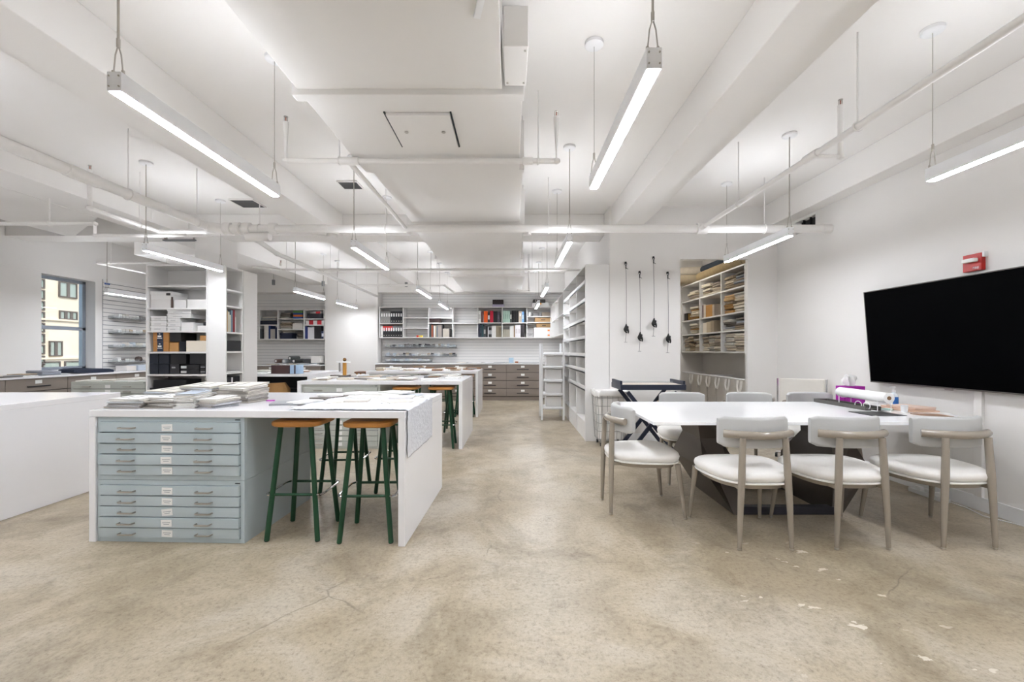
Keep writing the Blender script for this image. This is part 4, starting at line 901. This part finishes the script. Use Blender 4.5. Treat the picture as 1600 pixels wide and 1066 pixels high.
navybox('kraft box with navy sleeve, lower of two at left', 239, 264, z); navybox('kraft box with navy sleeve, upper of two at left', 238.5, 264, z+.139)
cb('plain kraft box beside the lower sleeved box', 264.5, 279, z, .125, 'B58650'); cb('black box stacked beside the upper sleeved box', 264.8, 283, z+.139, .13, '1A1718'); cb('small black box behind the kraft boxes', 279.6, 289.5, z, .137, '15151C')
cb('long cream box at the right of the fourth shelf', 290.5, 324.5, z, .15, 'D9CFBF'); cb('kraft box on the long cream box', 312, 324.8, z+.152, .07, 'B58650')
z = .925
for q, (a, c) in enumerate(((232.5, 247.5), (248, 264.5))):
    for r_ in range(2): cb('dark navy cube box, %s %s of the left four' % (['lower', 'upper'][r_], ['left', 'right'][q]), a, c, z+r_*.142, .14, '141A26')
cb('charcoal box beside the navy cubes, fifth shelf', 265, 280, z, .135, '2A292C', front=(-.5, .3, .6, .75, '9a9a9a')); cb('long black box above the charcoal box, fifth shelf', 265.5, 291, z+.137, .14, '0D0D0F')
for q in range(2): cb('black printed shoe box, %s of pair on fifth shelf' % ['lower', 'upper'][q], 282, 312, z+q*.066, .064, '151416', front=(-.95, -.35, .2, .7, 'C9C9C6'))
for q in range(2): cb('black small printed box, %s of pair at right' % ['lower', 'upper'][q], 312.5, 325, z+q*.066, .064, '1B1A1D', front=(-.8, .5, .35, .6, '77777C'))
cb('large black box at the upper right of fifth shelf', 296, 325, z+.137, .15, '17171B')
cb('wide black box on the sixth shelf', 239, 291, .602, .24, '0E0F13'); cb('black flat box at the left of the sixth shelf', 233.5, 238.8, .602, .13, '101014')
cb('black storage box on the lowest shelf', 240, 300, .302, .22, '16171B')
# side bookcase contents: local frame rz=90 (front +X); books along +Y
G2 = 'books on the sideways bookcase'
row(-3.955, 6.03, 1.512, [(1, .03, .30, .20, 'A98A5C', 'plain', None, 'tan', 'book'), (1, .035, .28, .2, 'D6CFC0', 'plain', None, 'cream', 'book'), (1, .03, .24, .2, 'CFCDB9', 'plain', None, 'short cream', 'book'), (1, .04, .31, .2, '6E8494', 'plain', None, 'blue grey', 'book'), (1, .05, .32, .2, '7E1420', 'plain', None, 'dark red', 'book'), (1, .02, .22, .2, 'CFCFCB', 'plain', None, 'thin white', 'book')], 'in sideways bookcase', G2, rz=PI/2, ax=(0, 1))
row(-3.955, 6.03, .602, [(2, .052, .28, .2, '17161A', 'plain', None, 'black', 'binder'), (1, .035, .27, .2, 'D4D2D6', 'plain', None, 'white', 'binder'), (3, .052, .28, .2, '121114', 'plain', None, 'black', 'binder')], 'on low shelf of sideways bookcase', G2, rz=PI/2, ax=(0, 1))
tag(MB().box(-.2, -.005, .01, .33, 0, .15).build('storage_box', mat('card_1c1b1a', '1c1b1a', .6), None, (-3.955, 6.03, 1.242), bevel=.003), 'black box in the sideways bookcase', 'box')
tag(MB().box(-.2, -.005, .01, .31, 0, .012).build('paper_pile', M_PAPER, None, (-3.955, 6.03, .946)), 'thin pile of white paper in the sideways bookcase', 'paper')

# aisle bookcase trinkets
GD = 'ornaments in the aisle bookcase'
def trinket(kind, y, z, lb, col, s=1):
    m = mat('trinket_'+col, col, .35, var=.15, scale=20)
    if kind == 'bottle':
        t = thing('bottle', lb, 'bottle', (1.10, y, z), 0, GD)
        MB().lathe([(.001, 0), (.03*s, 0), (.032*s, .01), (.032*s, .07*s), (.012*s, .09*s), (.012*s, .12*s), (.001, .121*s)]).build('body', m, t, smooth=True); MB().cyl((0, 0, .12*s), (0, 0, .14*s), .014*s).build('cap', M_BLACK, t)
    elif kind == 'leaf':
        t = thing('ornament', lb, 'ornament', (1.10, y, z), 0, GD)
        MB().prismY([(-.07*s, .01), (.06*s, .01), (.08*s, .05*s), (.02*s, .10*s), (-.03*s, .06*s)], -.02, .02).build('body', m, t, bevel=.008).rotation_euler.z = 1.0
        MB().box(-.04, .04, -.03, .03, 0, .012).build('foot', M_BLACK, t)
    else:
        t = thing('framed_picture', lb, 'picture', (1.13, y, z), 0, GD); Mx = Matrix.Rotation(.18, 4, 'Y')
        MB().box(-.012, .012, -.08*s, .08*s, .0, .26*s, Mx).build('frame', m, t, bevel=.002); MB().box(-.014, -.012, -.06*s, .06*s, .03, .23*s, Mx).build('panel', mat('aged_print', 'B8A07C', .7, var=.3, scale=25), t)
trinket('bottle', 6.35, 1.994-.055, 'dark small bottle in the aisle bookcase, second row down', '2a2320', .8)
trinket('leaf', 7.2, 1.94, 'rust ornament in the aisle bookcase, second row, middle column', '9A4B22', 1)
trinket('leaf', 7.1, 1.675, 'pale shell ornament in the aisle bookcase, third row', 'D8D0C6', 1)
trinket('bottle', 7.05, 1.42, 'amber bottle in the aisle bookcase, fourth row', 'B5803C', 1.1)
trinket('bottle', 6.25, 1.172, 'olive gold bottle in the aisle bookcase, fifth row', '8F6F3A', 1.2)
trinket('bottle', 6.38, 1.172, 'small brass bottle beside the olive gold bottle', 'A98648', .9)
trinket('leaf', 7.1, .956, 'orange brown ornament in the aisle bookcase, sixth row', 'A8602A', 1)
trinket('bottle', 7.9, .956, 'tiny copper bottle in the far column, sixth row', 'A0522A', .7)
trinket('pic', 7.35, .27, 'brown framed picture leaning in the bottom middle cubby', '6B4A30', 1.1)
trinket('pic', 8.15, .27, 'tan framed picture leaning in the far bottom cubby', 'A98A66', 1)
for i, (y, z, s, c, lb) in enumerate(((9.0, 1.6, .9, 'C9A86A', 'gold framed picture, lower row, near bay beyond bookcase'), (9.7, 1.6, .9, 'BFA070', 'tan framed picture, lower row, middle bay beyond bookcase'), (9.6, 2.0, 1.1, 'B4935C', 'tall tan framed picture, upper row, middle bay'), (10.4, 2.0, 1, 'D0B07A', 'pale gold framed picture, upper row, far bay'), (10.5, 1.6, .9, 'A88C5E', 'brown gold framed picture, lower row, far bay'), (9.05, 2.0, .7, '7A3A20', 'small rust framed picture, upper row, near bay'))):
    trinket('pic', y, z, lb, c, s)

# ================================================================== CLOSET
def cy(frac_i, f): # y position: column index from the opening (0 = nearest)
    edges = [6.08, 6.77, 7.54, 8.33]; return edges[frac_i]+(edges[frac_i+1]-edges[frac_i])*f
GC = 'folded fabrics in the closet'
ZS = {'top': 2.172, 'second': 1.812, 'third': 1.552, 'bottom': 1.238}
cols_w = ['C9BCA6', 'B9AC97', 'D6CCBB', 'A79A8C', 'B6B2AA']; cols_b = ['9C7644', '8A7A66', 'C7A77A']; cols_g = ['6F675F', '8A7A66', 'A08F77', '8E9299']
CELL = [('top', 0, [(.28, 6, cols_g+['C7A77A'], .036), (.74, 6, ['C9BCA6', 'A08F77', 'B9AC97'], .036)]), ('top', 1, [(.3, 5, cols_w, .034), (.75, 6, ['8A7A66', 'D6CCBB', 'A08F77'], .034)]), ('top', 2, [(.5, 4, cols_w, .035)]),
        ('second', 0, [(.27, 8, cols_w, .035), (.73, 6, cols_b, .042)]), ('second', 2, [(.4, 6, ['D6CCBB', 'B9AC97', '9C7644'], .036)]),
        ('third', 0, [(.27, 5, cols_g, .038), (.73, 5, ['6F675F', 'B6B2AA', '8E9299'], .036)]), ('third', 2, [(.4, 5, ['D6CCBB', '9C7644', 'B9AC97'], .036)]),
        ('bottom', 0, [(.24, 7, cols_w, .038), (.68, 7, ['D6CCBB', 'B6B2AA', 'C9BCA6'], .038)]), ('bottom', 1, [(.2, 8, cols_w, .033), (.5, 8, ['B6B2AA', 'A79A8C', 'D6CCBB'], .033), (.8, 8, cols_w, .033)]), ('bottom', 2, [(.2, 7, cols_w, .034), (.5, 8, ['A08F77', 'B9AC97', '6F675F'], .033), (.8, 7, cols_w, .034)])]
for (rw, ci, stacks) in CELL:
    for si, (f, n_, cols, hh) in enumerate(stacks):
        wide = .30 if len(stacks) < 3 else .21
        sd_ = ['near', 'far'][si] if len(stacks) == 2 else (['near', 'centre', 'far'][si] if len(stacks) == 3 else 'only')
        stack(3.41, cy(ci, f), ZS[rw], n_, cols, hh, 'in %s stack, %s row, %s closet column' % (sd_, rw, ['near', 'middle', 'far'][ci]), GC, .28, wide)
# books in the middle column
def crow(ci, rw, specs, f0, grp):
    y = cy(ci, f0); tot = sum(s_[0] for s_ in specs); i = 0
    for (cnt, w_, h_, col, words, noun) in specs:
        for q in range(cnt):
            o = MB().box(0, .24, -w_+.002, 0, 0, h_).build(noun, mat('cover_'+col, col, .7, var=.12, scale=20), None, (3.28, y, ZS[rw]), bevel=.002)
            tag(o, '%s %s, %s in %s row of the closet middle column' % (words, noun.replace('_', ' '), nth(i, tot), rw), noun.replace('_', ' '), grp); y -= w_; i += 1
crow(1, 'second', [(2, .03, .22, '7B6A66', 'mauve', 'book'), (2, .04, .22, 'C9BFB2', 'cream', 'book'), (1, .24, .20, 'A97A3C', 'wide ochre', 'box_file'), (2, .035, .19, 'A79A8C', 'mushroom', 'book')], .96, 'books in the closet')
crow(1, 'third', [(4, .035, .17, 'DDD4C6', 'cream', 'swatch_book'), (3, .05, .18, 'B9A98F', 'tan', 'swatch_book'), (3, .04, .19, '9A8B76', 'brown', 'swatch_book')], .92, 'swatch books in the closet')
carton('storage_box', 'small black and ochre box in the far closet column', (3.36, 8.15, 1.812), .16, .14, .14, '2a221c', group='closet boxes', front=(-.8, .8, .1, .9, '8a6a34'))
# rolls on top
def roll(lb, x0, x1, y0, y1, z, r_, col, col2=None):
    t = thing('fabric_roll', lb, 'fabric roll', (x0, y0, z), 0, 'fabric rolls on the closet shelf'); d = Vector((x1-x0, y1-y0, 0))
    MB().cyl((0, 0, 0), d, r_, n=24).build('fabric', mat('roll_'+col, col, .9, var=.22, scale=14, bump=.2, bscale=30), t, smooth=True)
    u = d.normalized(); 
    for k, e in enumerate((Vector((0, 0, 0)), d)):
        s_ = -1 if k == 0 else 1; b = MB(); b.cyl(e, e+u*s_*.004, r_*.88, n=20); b.mi = 1; b.cyl(e+u*s_*.004, e+u*s_*.006, r_*.25, n=12); b.build('roll_end', [mat('rollend_'+(col2 or col), col2 or col, .9), M_GAP], t)
roll('long striped ochre fabric roll at the front of closet top', 3.33, 3.33, 7.7, 6.2, 2.553, .078, '8F7C5A', 'B5A27E')
roll('speckled brown fabric roll behind the striped one', 3.50, 3.50, 7.5, 6.2, 2.555, .078, '7C6B60', 'B9A58C')
roll('dark navy fabric roll resting across the closet top', 3.44, 3.50, 7.8, 6.3, 2.70, .07, '28323C', '8B8378')
roll('white fabric roll with round end facing out', 3.05, 3.60, 8.20, 8.0, 2.72, .085, 'C9BFAE', 'E8E2D8')
roll('cream fabric roll low at the closet back', 3.05, 3.60, 8.24, 8.18, 2.555, .08, 'B9AD98', 'DAD2C4')
roll('tan fabric roll jutting out beneath the white roll', 2.98, 3.60, 8.0, 7.88, 2.553, .08, 'A3957C', 'CFC5B2')
# rail with tote bags
t = thing('hanging_rail', 'white metal rail under the closet shelving', 'rail', (3.27, 7.2, .84))
MB().cyl((0, -1.1, 0), (0, 1.13, 0), .012, n=10).build('bar', M_WHITE, t); b = MB()
for y in (-1.05, 0, 1.05): b.box(-.008, .38, y-.008, y+.008, -.012, .012)
b.build('bracket', M_WHITE, t)
def bag():
    t = thing('tote_bag', '', 'bag', (0, 0, 0)); m = mat('bag_canvas', 'D9D4CC', .95, bump=.2, bscale=20)
    rg = []
    for z, s_ in ((0, 1), (-.02, 1), (-.3, 1.05), (-.70, .95), (-.72, .9)):
        rg.append([Vector((y_*.35+.13, x_*s_+.01*math.sin(x_*40+z*9), z)) for x_, y_ in rrect(.13, .30, .04, 3)])
    MB().rings(rg).build('body', m, t, smooth=True)
    b = MB(); pts = [(-.0-.02, -.05, 0), (-.03, -.06, -.09), (-.03, -.015, -.17), (-.03, .015, -.17), (-.03, .06, -.09), (-.02, .05, 0)]
    b.tube(pts, .013, 6); b.build('strap', mat('strap_cotton', 'EFECE6', .9), t, smooth=True)
    return t
bg_ = bag()
YB_ = [6.25, 6.60, 6.93, 7.25, 7.58, 7.93]
for i, y in enumerate(YB_):
    lb = 'white canvas tote hanging under closet shelving, %s' % (['nearest the opening', 'second nearest', 'third nearest', 'fourth nearest', 'fifth nearest', 'farthest back'][i])
    if i == 0: bg_.location = (3.29, y, .82); bg_['label'] = lb; bg_['group'] = 'canvas totes'
    else: dup(bg_, (3.29, y, .82), 0, lb, 'canvas totes')

# ================================================================== PAPERS AND SWATCHES ON SURFACES
PC = [('F1F0ED', 'white'), ('E4DFD6', 'ivory'), ('D5CCBD', 'cream'), ('B7A48C', 'tan'), ('8C6B4F', 'brown'), ('9A9C9E', 'grey'), ('3A3A3C', 'black'), ('C9D2DA', 'pale blue'), ('6E6660', 'taupe')]
USED = set()
def sheet(name, x, y, z, sx, sy, th, col, rz, lb, cat, grp):
    o = MB().box(-sx/2, sx/2, -sy/2, sy/2, 0, th).build(name, mat('sheet_'+col, col, .7, var=.08, scale=20), None, (x, y, z), rz)
    return tag(o, lb, cat, grp)
def scatter(x0, x1, y0, y1, z, nx, ny, wts, where, grp, seed, smin=.12, smax=.28, thk=(.004, .02), drop=.12, layers=2):
    rr = random.Random(seed); XW = ['far left end', 'left part', 'left centre', 'centre', 'right centre', 'right part', 'far right end']; YW = ['front edge', 'middle', 'back edge'] if ny == 3 else (['front edge', 'back edge'] if ny == 2 else ['middle'])
    ids = {4: [0, 2, 4, 6], 5: [0, 1, 3, 5, 6], 6: [0, 1, 2, 4, 5, 6], 7: list(range(7)), 3: [0, 3, 6]}[nx]
    for i in range(nx):
        for j in range(ny):
            if rr.random() < drop: continue
            zz = z
            for k in range(layers):
                if k and rr.random() < .35: continue
                col, wd = rr.choices(PC, wts)[0]; th = rr.uniform(*thk)
                sx, sy = rr.uniform(smin, smax), rr.uniform(smin, smax)
                cx = x0+(x1-x0)*(i+.5+rr.uniform(-.2, .2))/nx; cy_ = y0+(y1-y0)*(j+.5+rr.uniform(-.2, .2))/ny
                noun = rr.choice(['paper sample', 'swatch card', 'sheet']) if th < .012 else rr.choice(['booklet', 'sample board'])
                place = '%s%s on %s of %s, %s' % ('' if k == 0 else 'upper ', '', XW[ids[i]], where, YW[j])
                lb = '%s %s%s at %s, %s of %s' % (wd, 'upper ' if k else '', noun, YW[j], XW[ids[i]], where)
                if lb in USED: continue
                USED.add(lb)
                sheet(noun.replace(' ', '_'), cx, cy_, zz, sx, sy, th, col, rr.uniform(-.6, .6), lb, noun, grp); zz += th+.0008
def fan(cx, cy_, z, n_, cols, where, grp, w_=.21, l_=.28, th=.012, rz=0, drift=(.0, .0), seed=0, tilt=.009):
    rr = random.Random(seed)
    for i in range(n_):
        col, wd = cols[i % len(cols)] if i < n_-2 else rr.choice([('F1F0ED', 'white'), ('E9E4DA', 'ivory'), ('B9C3D0', 'pale blue'), ('F1F0ED', 'white')]); t_ = th*rr.uniform(.7, 1.2)
        b = MB(); b.box(-w_/2, w_/2, -l_/2, l_/2, 0, t_*.2); b.mi = 1; b.box(-w_/2+.003, w_/2-.003, -l_/2+.002, l_/2-.002, t_*.2, t_*.8); b.mi = 0; b.box(-w_/2, w_/2, -l_/2, l_/2, t_*.8, t_)
        if i == n_-1: b.mi = 2; b.box(-.045, .045, l_*.25, l_*.32, t_, t_+.0006); b.box(-.07, .07, -l_*.05, -l_*.02, t_, t_+.0006)
        o = b.build('folder', [mat('sheet_'+col, col, .6, var=.06, scale=20), mat('page_edges', 'C9C4BC', .8, var=.2, scale=90), mat('print_dark', '5a5c60', .7)], None, (cx+drift[0]*i, cy_+drift[1]*i, z), rz+rr.uniform(-.17, .17))
        o.location.x += rr.uniform(-.014, .014); o.location.y += rr.uniform(-.012, .012)
        o.rotation_euler = (Matrix.Rotation(tilt*i, 3, 'X') @ Matrix.Rotation(-tilt*.3*i, 3, 'Y') @ Matrix.Rotation(o.rotation_euler.z, 3, 'Z')).to_euler(); o.location.z += tilt*i*.10
        tag(o, '%s sample folder, %s in the %s' % (wd, nth(n_-1-i, n_, 'topmost', 'lowest'), where), 'folder', grp); z += t_+.0006
    return z
ITOP = .8635
def I1(x, y): p = loc1(x, y); return p[0], p[1]
GF = 'sample folders piled on the nearest island'
gA = [('8C8884', 'grey'), ('B9BAC0', 'silver grey'), ('6E6660', 'taupe'), ('C3CAD2', 'pale blue')]
gB = [('F1F0ED', 'white'), ('E4DFD6', 'ivory')]; gC = [('EDE9E0', 'cream'), ('A9A39A', 'stone'), ('E4DFD6', 'ivory')]
gD = [('9E9890', 'grey'), ('7B736B', 'taupe'), ('F1F0ED', 'white'), ('8C8884', 'grey')]
PILES = [(.15, .17, 6, gA, 'far left front pile', .25, .010, 1.45, (.002, .002)), (.39, .17, 7, gD, 'left front pile', .23, .010, 1.40, (.002, .002)),
         (.575, .17, 9, [('F4F3F1', 'white')], 'tall white front pile', .18, .010, .0, (0, 0)), (.735, .19, 6, [('D8DCE8', 'lilac white'), ('8C8884', 'grey')], 'right front pile', .20, .010, -.2, (0, 0)),
         (.17, .46, 8, gA[::-1]+[('F1F0ED', 'white')], 'left back pile', .30, .012, 1.3, (.0, .002)), (.42, .47, 10, gD+[('B1663C', 'rust'), ('F1F0ED', 'white')], 'middle back pile', .29, .012, 1.25, (.0, .0)), (.68, .50, 10, gD+gC, 'right back pile', .30, .013, 1.35, (.0, 0))]
for i, (x, y, n_, cols, wh, l_, th, rz, dr) in enumerate(PILES):
    px, py = I1(x, y); fan(px, py, ITOP, n_, cols, wh, GF, l_*.72, l_, th, rz, dr, i)
scatter(*[v for v in (-1.72, -.80)], 3.1, 3.95, ITOP, 6, 3, [8, 3, 1, 0, 0, 2, .6, 2, .3], 'nearest island', 'papers on the nearest island', 5, thk=(.003, .014), drop=.2, smin=.12, smax=.26)
tag(MB().box(-.03, .03, -.006, .006, 0, .008).build('marker', mat('magenta_marker', 'C94BC0', .4), None, (*I1(.90, .52), ITOP), .2), 'magenta marker pen right of the folder piles', 'marker')
scatter(-2.66, -.72, 5.60, 6.75, ITOP, 7, 3, [5, 4, 4, 3, 1.5, 2, 1, 1, 1], 'second island', 'papers on the second island', 11, thk=(.004, .022))
scatter(-2.66, -.72, 8.22, 9.38, ITOP, 7, 3, [5, 4, 4, 3, 2, 2, 1, .5, 1], 'farthest island', 'papers on the farthest island', 12, thk=(.006, .04))
scatter(-6.12, -5.18, 6.16, 6.85, .812, 4, 2, [6, 4, 1, 0, 0, 1, 0, 0, 0], 'window flat file', 'papers on the window flat file', 13, smin=.2, smax=.34)
scatter(-5.0, -3.5, 7.25, 8.3, ITOP, 5, 2, [6, 4, 3, 2, .5, 2, .5, 1, 1], 'storage island', 'papers on the storage island', 14)
scatter(-7.25, -6.95, 5.4, 6.9, .881, 4, 1, [3, 3, 1, 1, .5, 4, 0, 2, 3], 'window worktop', 'papers on the window worktop', 15, thk=(.006, .02), drop=0)
scatter(-6.3, -4.9, 11.0, 11.3, .891, 5, 1, [4, 3, 2, 1, .5, 2, .5, 1, 2], 'alcove worktop', 'papers on the alcove worktop', 16, thk=(.01, .03), drop=0)
sheet('sheet', -4.55, 3.3, .851, .2, .14, .003, 'B9B3A4', .3, 'beige sheet lying on the near left island', 'sheet', 'papers on the near left island')
scatter(-1.5, -.1, 10.98, 11.2, .938, 4, 1, [6, 2, 1, 0, 0, 1, 0, 1, 0], 'rear worktop', 'papers on the rear worktop', 17, thk=(.004, .01), drop=.3)
tag(MB().box(-.06, .06, 0, .03, 0, .13).build('glass_frame', mat('pale_blue_glass', 'AFC6D6', .2), None, (-.02, 11.1, .938), bevel=.004), 'small pale blue frame standing on the rear worktop', 'frame')
tag(MB().box(-.04, .04, 0, .05, 0, .035).build('small_block', mat('cork_block', '9c5a30', .6), None, (.12, 11.1, .938), bevel=.004), 'small brown block beside the pale blue frame', 'block')

# bubbly white sheet draped over the right of the nearest island
def drape():
    b = MB(); nx, ny = 90, 56; V = []
    x0, x1, y0, y1 = 1.30, 2.089, .03, .75; dropz = .31; rr = random.Random(3)
    for j in range(ny+1):
        rowv = []
        for i in range(nx+1):
            u = i/nx*(x1-x0+dropz+.003*math.sin(j*.35)); y = y0+(y1-y0)*j/ny+.004*math.sin(i*.5)
            bump = .0035*abs(math.sin(i*1.9+j*.2)*math.sin(j*1.7+i*.3))+.0025*rr.random()
            if u < x1-x0: p = (x0+u+(.04*math.sin(j*.5) if i == 0 else 0), y, .8665+bump)
            else: p = (x1+.0015+bump, y, .8665-(u-(x1-x0)))
            rowv.append(b.bm.verts.new(p))
        V.append(rowv)
    for j in range(ny):
        for i in range(nx): b.face([V[j][i], V[j][i+1], V[j+1][i+1], V[j+1][i]])
    o = b.build('textured_sheet', mat('bubbly_white_vinyl', 'E2E4EA', .3, var=.02, bump=1.0, bscale=38), None, loc1(0, 0), RZ1, smooth=True)
    s_ = o.modifiers.new('thick', 'SOLIDIFY'); s_.thickness = .0015; s_.offset = 1
    tag(o, 'white bubbly textured sheet draped over the nearest island end', 'sheet')
drape()
# acrylic trays on island one
# display stand on second island
t = thing('display_stand', 'small display stand with amber posts on the second island', 'stand', (-2.50, 6.45, ITOP))
MB().box(-.06, .08, -.05, .05, 0, .012).build('base', mat('slate_grey', '6a6a6c', .5), t); MB().cyl((.02, 0, .012), (.02, 0, .21), .028, n=16).build('post', M_AMB, t, smooth=True)
MB().cyl((-.055, 0, .075), (-.055, 0, .21), .012, n=12).build('post', mat('grey_post', '8a8884', .5), t)
MB().lathe([(.001, .21), (.10, .21), (.10, .225), (.001, .225)], (0, 0, 0), 24).build('disc_top', M_WHITE, t, smooth=True); MB().lathe([(.001, .226), (.02, .232), (.028, .252), (.018, .275), (.001, .28)], (.02, 0, 0), 16).build('finial', mat('bronze_knob', '6a4a20', .3, metal=.6), t, smooth=True)
# things on/in storage island
carton('storage_box', 'dark brown box standing on the storage island', (-3.88, 7.28, ITOP), .30, .1, .14, '4A3230', group='storage island boxes')
carton('storage_box', 'pale blue box beside the dark brown box', (-3.62, 7.26, ITOP), .17, .12, .145, 'A9C2DC', group='storage island boxes', front=(-.15, .15, 0, 1, '4a4048'))
t = thing('paper_bag', 'crumpled brown paper bag in the dark storage bay', 'bag', (-4.0, 7.32, .086), .25)
MB().rings([[Vector((x+(.05 if z > .4 else 0), y, z+.04*x)) for x, y in rrect(w_, d_, .03, 3)] for z, w_, d_ in ((0, .2, .11), (.3, .21, .115), (.5, .19, .09), (.62, .12, .06))]).build('bag', mat('kraft_paper', 'A9804F', .8, var=.15, scale=6, bump=.5, bscale=8), t, smooth=True)
MB().prismY([(-.20, .50), (-.26, .42), (-.26, .25), (-.20, .3)], -.08, .08).build('fold', MATS['kraft_paper'], t)
for i in range(3): carton('storage_crate', '%s black crate in the dark storage bay' % ['left', 'middle', 'right'][i], (-4.30+.27*i, 7.56, .086), .25, .3, .5 if i else .45, '17171B', group='black storage crates')
carton('storage_crate', 'navy blue crate low in the storage bay', (-3.60, 7.22, .086), .34, .25, .34, '27324A', group='black storage crates')
# alcove worktop tubes and boxes
for i, (x, z, r_, c, lb) in enumerate(((-5.95, .985, .05, '6a5148', 'brown ended tube, leftmost on the alcove worktop'), (-5.75, .985, .055, 'A9ADB2', 'silver ended tube, second on the alcove worktop'), (-5.60, 1.06, .05, '4E5250', 'dark tube stacked on top on the alcove worktop'), (-5.50, .985, .055, '3A3C3C', 'black ended tube, rightmost on the alcove worktop'))):
    t = thing('tube', lb, 'tube', (x, 10.97, z), 0, 'tubes on the alcove worktop'); MB().cyl((0, 0, 0), (.05, .35, 0), r_, n=20).build('wall', mat('tube_'+c, c, .5), t, smooth=True); MB().cyl((0, -.003, 0), (0, 0, 0), r_*.6, n=16).build('bore', M_PAPER, t)
carton('storage_box', 'white box on the alcove worktop at right', (-4.98, 11.05, .935), .26, .25, .18, 'D8D5D0', group='alcove worktop boxes'); carton('storage_box', 'dark grey machine on the alcove worktop', (-5.22, 11.05, .935), .18, .2, .10, '4a4a4c', group='alcove worktop boxes')

# ================================================================== ACRYLIC SAMPLE TRAYS ON SLATWALLS
def bins(label, loc, rz, L, grp, seed, n_, cols, depth=.16, hgt=.06, fr=1):
    t = thing('sample_tray', label, 'tray', loc, rz, grp)
    b = MB(); b.box(0, L, -depth, 0, 0, .006); b.box(0, L, -depth-.004, -depth, 0, hgt); b.box(0, .005, -depth, 0, 0, hgt); b.box(L-.005, L, -depth, 0, 0, hgt)
    b.build('tray', M_CLEAR, t)
    for q in (.12, .88): MB().box(L*q-.004, L*q+.004, -depth+.02, 0, -.015, 0).build('bracket', M_WHITE, t)
    rr = random.Random(seed)
    for i in range(int(n_*fr)):
        c = rr.choice(cols); x = .03+(L-.06)*(i+.5)/n_
        w_ = (L-.06)/n_*.42; hh = rr.uniform(.04, .085)
        p = Matrix.Translation((x, -depth*.5, .012)) @ Matrix.Rotation(rr.uniform(-.3, .3), 4, 'Y')
        o = MB().box(-w_, w_, -.05, .05, 0.006, hh, p).build('sample', mat('sheet_'+c, c, .6), t, bevel=.003)
bc = ['8C8884', 'D8D4CC', 'F1F0ED', '3A3A3C', 'B7A48C', '6E6660', 'C9D2DA']
bins('upper clear tray of samples on the rear slatted wall', (-3.3, YB-.022, 1.33), 0, 1.85, 'clear sample trays', 1, 24, bc)
bins('lower clear tray of samples on the rear slatted wall', (-3.3, YB-.022, 1.10), 0, 1.85, 'clear sample trays', 2, 22, bc)
bins('long clear tray resting just above the rear worktop', (-3.3, YB-.022, .965), 0, 1.2, 'clear sample trays', 3, 10, ['D8D4CC', 'F1F0ED', 'C9D2DA'])
for i, (z, lb, cs) in enumerate(((1.84, 'topmost', ['D8D4CC', '8C8884', 'F1F0ED']), (1.57, 'second', ['F1F0ED', 'D8D4CC', 'B7A48C']), (1.31, 'third', ['F1F0ED', 'C9D2DA', 'E4DFD6']), (1.03, 'lowest', ['8C8884', 'F1F0ED', '6E6660']))):
    bins('%s white wire tray on the slatted wall by window' % lb, (XL+.022, 7.95, z), PI/2, .75, 'window wall trays', 20+i, 9, cs, depth=.22, hgt=.05, fr=.55 if i == 3 else 1)
tag(MB().box(0, .006, 0, .10, 0, .03).build('tape', mat('blue_tape', '3E62A8', .6), None, (XL+.023, 7.88, 2.45)), 'strip of blue tape at the slatted panel top corner', 'tape')
# window worktop things
t = cloth_obj('8E9299', 0)
nv = MB(); rg = []
for z, s_ in ((0, .95), (.02, 1), (.05, .98), (.07, .8), (.075, .5)):
    rg.append([Vector((x*s_*1.0+.01*math.sin(k), y*s_+.01*math.sin(k*2.1), z+.012*math.sin(y*14))) for k, (x, y) in enumerate(rrect(.16, .36, .08, 5))])
tag(nv.rings(rg).build('jacket', mat('navy_cloth', '1D2536', .9, bump=.3, bscale=20), None, (-7.08, 7.25, .882), smooth=True), 'folded navy garment on the window worktop', 'garment')
tag(t, 'blue grey folded cloth beneath the left window corner', 'cloth', 'window worktop cloths'); t.location = (-7.1, 6.6, .884); t.scale = (.25, .3, .06)
for i, (y, h_, c, lb) in enumerate(((7.95, .09, 'DCD6D0', 'white box with tan end on the window worktop'), (8.2, .10, 'BFC8D2', 'pale blue clear bin on the window worktop'), (8.5, .11, 'D5D8DA', 'clear white bin farther along the window worktop'))):
    carton('storage_bin', lb, (-6.95, y, .881), .2, .2, h_, c, group='window worktop bins', cat='bin', rz=PI/2)
for i, (y, c) in enumerate(((8.39, '5a4e48'), (8.51, 'C7C2BC'), (8.62, '3c2a22'))):
    tag(MB().lathe([(.001, 0), (.05, .01), (.06, .05), (.045, .09), (.001, .1)]).build('yarn_ball', mat('yarn_'+c, c, .9, bump=.6, bscale=40), None, (-7.2, y, 1.038), smooth=True), '%s yarn ball on the lowest window wall tray' % ['brown', 'pale', 'dark brown'][i], 'yarn')
